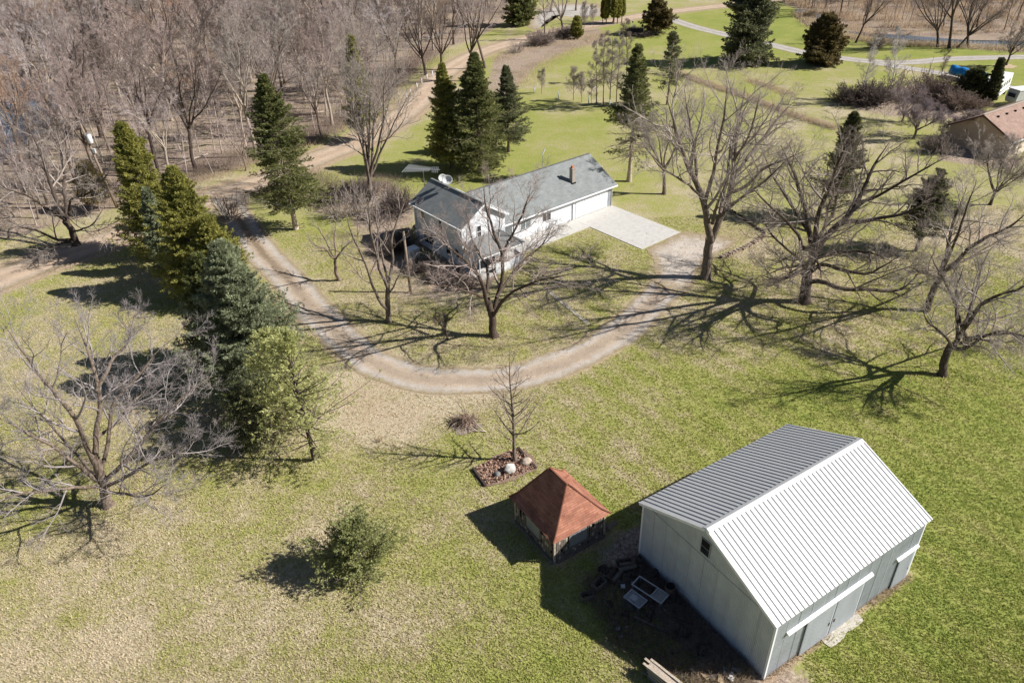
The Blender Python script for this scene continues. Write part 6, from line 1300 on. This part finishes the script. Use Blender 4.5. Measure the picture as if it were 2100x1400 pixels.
def crates(name, px, py, s, rz, label, mat, h=.35):
    t = thing(name, label, 'crate', jp(px, py), rz)
    for z in np.arange(.03, h, .13):
        MB().box(-s, s, -s * .6, -s * .6 + .03, z, z + .1).box(-s, s, s * .6 - .03, s * .6, z, z + .1).box(-s, -s + .03, -s * .6 + .031, s * .6 - .031, z, z + .1).box(s - .03, s, -s * .6 + .031, s * .6 - .031, z, z + .1).build('slat_ring', mat, t)
    MB().box(-s + .031, s - .031, -s * .6 + .031, s * .6 - .031, .01, .04).build('bottom', M['darkwood'], t)
crates('wooden_crate', 1228, 1204, .42, .7, 'weathered wooden crate at the left end of the barn junk', M['wood'], .5)
crates('wooden_crate', 1203, 1226, .38, .3, 'broken pale crate, the one lying farthest from the barn', M['wood'], .35)
crates('wooden_crate', 1316, 1148, .32, .5, 'small crate right at the left foot of the barn gable', M['wood'], .4)
def logs(px, py, n, L, rz, label, seed, cat='log pile'):
    t = thing('log_pile', label, cat, jp(px, py), rz); r = np.random.default_rng(seed)
    for k in range(n):
        y = (k % 4) * .26 - .4 + r.normal(0, .04); z = .13 + (k // 4) * .22; MB().tube([(-L / 2 + r.normal(0, .12), y, z), (L / 2 + r.normal(0, .12), y + r.normal(0, .06), z + r.normal(0, .02))], [r.uniform(.10, .14)] * 2, 9).build('log', M['darkwood'] if r.random() < .6 else M['wood'], t, True)
logs(1252, 1182, 6, .9, .9, 'pile of dark rotting logs left of the metal frame', 1); logs(1282, 1160, 7, .8, .2, 'pile of dark rotting logs nearer the red roofed shed', 2)
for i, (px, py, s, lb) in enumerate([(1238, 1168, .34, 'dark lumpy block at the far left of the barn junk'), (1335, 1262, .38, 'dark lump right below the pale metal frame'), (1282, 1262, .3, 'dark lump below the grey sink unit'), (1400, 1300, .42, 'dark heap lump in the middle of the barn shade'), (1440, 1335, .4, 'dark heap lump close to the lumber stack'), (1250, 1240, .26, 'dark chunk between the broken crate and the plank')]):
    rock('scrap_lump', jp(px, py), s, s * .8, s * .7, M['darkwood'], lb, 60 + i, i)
def pipes():
    for i, (a, b, m_, lb) in enumerate([((1235, 1185), (1285, 1200), 'wood', 'weathered post lying from the crate towards the metal frame'), ((1262, 1172), (1310, 1166), 'darkwood', 'dark beam lying across the log pile nearer the red roofed shed'), ((1300, 1270), (1362, 1296), 'wood', 'thin grey board lying below the metal frame'), ((1340, 1158), (1362, 1186), 'galv', 'metal rod leaning by the barn gable stump'), ((1380, 1270), (1440, 1290), 'rust', 'long rusty bar in the dark middle of the barn shade')]):
        A, B_ = jp(*a), jp(*b); o = MB().bar(A + [0, 0, .25], B_ + [0, 0, .1], .13 if i < 3 else .05, .09 if i < 3 else .05).build('beam', M[m_]); tag(o, lb, 'beam')
pipes()
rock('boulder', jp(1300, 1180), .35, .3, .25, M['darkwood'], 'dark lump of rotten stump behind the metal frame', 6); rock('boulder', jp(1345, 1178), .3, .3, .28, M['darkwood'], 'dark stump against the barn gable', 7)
for i, (px, py, s) in enumerate([(1268, 1290, .16), (1258, 1278, .1), (1275, 1305, .1), (1285, 1286, .09)]):
    rock('rubble', jp(px, py), s, s * .8, s * .7, M['rock1'], ['largest pale rubble lump', 'small rubble lump nearest the crates', 'small rubble lump nearest the lumber stack', 'small rubble lump nearest the barn'][i] + ' in the barn shade', 20 + i)
P = scatter(g2([(1190, 1190), (1320, 1140), (1480, 1330), (1545, 1396), (1400, 1410), (1250, 1320)]), 3600, 12); o = stems('scrap_brush', P, np.random.default_rng(2).uniform(.2, .9, len(P)), .012, .8, M['brush'], 15, branch=2); o['kind'] = 'stuff'
def lumber():
    a = jp(1345, 1395); b = jp(1400, 1440); rz = math.atan2(b[1] - a[1], b[0] - a[0]); t = thing('lumber_stack', 'stack of old boards and siding leaning beside the barn at the bottom edge', 'lumber stack', jp(1375, 1412), rz); r = np.random.default_rng(6)
    t.scale = (.85, .7, .8)
    for k in range(7):
        MB().box(-1.5 + r.normal(0, .1), 1.5 + r.normal(0, .1), -.55, .25, .05 + k * .14, .05 + k * .14 + .11).build('board_layer', M['wood'] if k % 2 else M['dullmetal'], t)
    for k in range(4):
        y = -.5 + k * .22; MB().bar((-1.75 + r.normal(0, .15), y, 1.12 + r.normal(0, .02)), (1.6 + r.normal(0, .15), y + r.normal(0, .1), 1.06 + r.normal(0, .02)), .19, .035).build('top_board', M['paleboard'], t)
lumber()
def scraps():
    r = np.random.default_rng(14)
    names = ['pale torn panel scrap', 'curled yellowish scrap', 'broken board end', 'upright grey scrap sheet', 'small white box scrap', 'brown wrapped scrap', 'bent tin scrap']
    for i, (px, py) in enumerate([(1425, 1378), (1445, 1388), (1462, 1392), (1488, 1380), (1500, 1392), (1478, 1396), (1510, 1376)]):
        mb = MB(); s = r.uniform(.16, .3); mb.slab([(-s, -s * .7, .1 + r.random() * .1), (s, -s * .6, .12), (s, s * .6, .2 + r.random() * .2), (-s, s * .7, .22)], .03); mb.bar((-s, 0, .05), (s * .8, .1, .3), .06, .03)
        o = mb.build('scrap', [M['paleboard'], M['straw'], M['wood'], M['dullmetal'], M['rv'], M['straw'], M['galv']][i], None, False, jp(px, py), r.uniform(0, 3)); tag(o, names[i] + ' in the sunlit junk at the barn corner', 'scrap')
    P = scatter(g2([(1410, 1370), (1520, 1362), (1550, 1396), (1420, 1420)]), 900, 16); o = stems('dry_stalks', P, r.uniform(.2, .7, len(P)), .008, .7, M['straw'], 17, branch=1); o['kind'] = 'stuff'
scraps()
# ------------------------------------------------------------------ tan house, motorhome, boat, trailer
def tan_house():
    # corner nearest the camera and directions found from the eaves
    C = G(2062, 326)[:2]; e2 = G(2150, 292)[:2]; a = math.atan2(*(e2 - C)[::-1]); t = thing('tan_house', 'low tan house with brown shingle roof at the right edge', 'house', (*C, 0), a)
    Wd, L, he, hr = 8.6, 16., 2.75, 5.0; sl = (hr - he) / (Wd / 2)
    MB().box(0, L, 0, .12, .1, he).build('front_wall', M['creamsiding'], t); MB().box(0, L, Wd - .12, Wd, .1, he).build('rear_wall', M['creamsiding'], t)
    for x, nm in ((0, 'gable_wall'), (L - .12, 'gable_wall')): MB().prism([(x, .121, .1), (x, Wd - .121, .1), (x, Wd - .121, he), (x, Wd / 2, hr - .05), (x, .121, he)], (.12, 0, 0)).build(nm, lap_mat('tan siding', (.50, .37, .27), .3, 'Y', .08, (.40, .29, .21)) if x == 0 else M['creamsiding'], t)
    o1, og = .55, .5
    for s in (0, 1):
        ye = -o1 if s == 0 else Wd + o1
        roofslab([(-og, ye, he - sl * o1 + .14), (L + og, ye, he - sl * o1 + .14), (L + og, Wd / 2 + s * .001, hr + .14), (-og, Wd / 2 + s * .001, hr + .14)], .14, 'roof_slope', M['brownroof'], t, (1, 0, 0))
        MB().slab([(-og - .03, ye, he - sl * o1 + .1), (-og - .003, ye, he - sl * o1 + .1), (-og - .003, Wd / 2, hr + .1), (-og - .03, Wd / 2, hr + .1)], .2).build('verge_trim', M['rust'], t)
    MB().bar((-og, Wd / 2, hr + .17), (L, Wd / 2, hr + .17), .32, .05).build('ridge_cap', M['paleboard'], t)
    MB().box(-og, L, -o1 - .1, -o1 - .005, he - sl * o1 - .04, he - sl * o1 + .08).build('gutter', M['white'], t)
    for k in range(4): MB().box(1.5 + k * 2.2, 1.75 + k * 2.2, Wd / 2 - 1.1, Wd / 2 - .85, hr - .40, hr - .18).build('roof_vent', M['black'], t)
    MB().box(-.06, -.003, .0, .1, .1, he - .1).build('corner_trim', M['rust'], t)
    MB().box(.02, L, .02, Wd - .02, 0, .099).build('foundation', M['concrete'], t)
tan_house()
r1 = np.random.default_rng(31)
for i in range(9):
    q = G(2040 + r1.uniform(-16, 22), 330 + r1.uniform(-9, 7)); rock('firewood_chunk', q, r1.uniform(.25, .4), r1.uniform(.2, .3), r1.uniform(.15, .28), M['rock1'] if i % 2 else M['rock3'], 'broken pale and dark rubble heaped at the corner of the tan house', 40 + i, r1.uniform(0, 3))['group'] = 'rubble at the tan house corner'
def rv():
    a = G(2012, 216)[:2]; b = G(2060, 178)[:2]; d = (b - a); rz = math.atan2(d[1], d[0]); t = thing('motorhome', 'white motorhome with grey front parked behind the tan house', 'motorhome', (*((a + b) / 2), 0), rz)
    L, W_, h = 8.6, 2.5, 3.15; pr = [(-L / 2, .55), (-L / 2 - .25, 1.2), (-L / 2 + .1, 2.9), (-L / 2 + .5, h), (L / 2 - .1, h), (L / 2, h - .2), (L / 2, .5)]
    MB().prism([(x, -W_ / 2, z) for x, z in pr], (0, W_, 0)).build('body', M['rv'], t)
    MB().prism([(-L / 2 - .235, -1.1, 1.35), (-L / 2 + .02, -1.1, 2.65), (-L / 2 + .0, -1.1, 2.67), (-L / 2 - .26, -1.1, 1.35)], (0, 2.2, 0)).build('windscreen', M['glass'], t)
    MB().box(-L / 2 - .3, -L / 2 - .2, -1.15, 1.15, .55, .95).build('bumper', M['rvstripe'], t)
    for y in (-W_ / 2 - .012, W_ / 2 + .002):
        MB().box(-L / 2 + .3, L / 2 - .2, y, y + .01, 1.05, 1.25).build('stripe', M['rvstripe'], t)
        for k in range(4): MB().box(-2.6 + k * 1.6, -1.6 + k * 1.6, y, y + .011, 1.75, 2.45).build('window', M['glass'], t)
    for x in (-2.6, 2.1):
        for y in (-W_ / 2 + .12, W_ / 2 - .12):
            MB().tube([(x, y - .12, .42), (x, y + .12, .42)], [.42, .42], 18).build('wheel', M['tyre'], t, False)
    for x in (-1.8, 1.4): MB().box(x - .45, x + .45, -.4, .4, h + .001, h + .25).build('roof_unit', M['dish'], t)
rv()
def boat():
    a = G(1955, 158)[:2]; b = G(2008, 172)[:2]; d = b - a; rz = math.atan2(d[1], d[0]); t = thing('covered_boat', 'long boat under a blue tarpaulin beside the motorhome', 'boat', (*((a + b) / 2), 0), rz); V = []; n = 24; m = 9; r = np.random.default_rng(3); L = 7.6
    for i in range(n):
        x = -L / 2 + L * i / (n - 1); w_ = 1.2 * min(1, (1 - abs(2 * i / (n - 1) - 1) ** 3) + .35); hh = 2.0 + .25 * math.sin(i * .9) * .4
        for j in range(m): u = j / (m - 1) * 2 - 1; V.append((x, u * w_, .8 + (hh - .8) * (1 - abs(u) ** 2.2) + r.normal(0, .03)))
    F = [(i * m + j, (i + 1) * m + j, (i + 1) * m + j + 1, i * m + j + 1) for i in range(n - 1) for j in range(m - 1)]; o = MB().add(V, F).build('tarpaulin', M['tarp'], t, True); md = o.modifiers.new('s', 'SOLIDIFY'); md.thickness = .03
    MB().prism([(-L / 2 + .2, -.9, .75), (-L / 2 + .6, -.2, .3), (-L / 2 + .6, .2, .3), (-L / 2 + .2, .9, .75)], (L - .7, 0, 0)).build('hull', M['rv'], t)
    for y in (-1.0, 1.0): MB().tube([(.8, y - .1, .32), (.8, y + .1, .32)], [.32, .32], 16).build('wheel', M['tyre'], t)
    MB().box(-L / 2 - 1.2, 1.6, -.05, .05, .25, .35).build('trailer_frame', M['dullmetal'], t)
boat()
def trailer():
    p = G(2092, 215); t = thing('camper_trailer', 'pale grey camper shell behind the tan house at the right edge', 'trailer', p, .25)
    MB().prism([(-2.2, -1.1, .6), (-2.4, -1.1, 1.2), (-2.1, -1.1, 2.5), (2.4, -1.1, 2.6), (2.5, -1.1, .6)], (0, 2.2, 0)).build('body', M['dish'], t); MB().box(-2.2, 2.5, -1.15, 1.15, 2.61, 2.75).build('roof', M['rv'], t)
    MB().box(-2.42, -2.38, -.7, .7, 1.5, 2.1).build('window', M['glass'], t)
    for y in (-1.0, 1.0): MB().tube([(.3, y - .1, .35), (.3, y + .1, .35)], [.35, .35], 16).build('wheel', M['tyre'], t)
trailer()
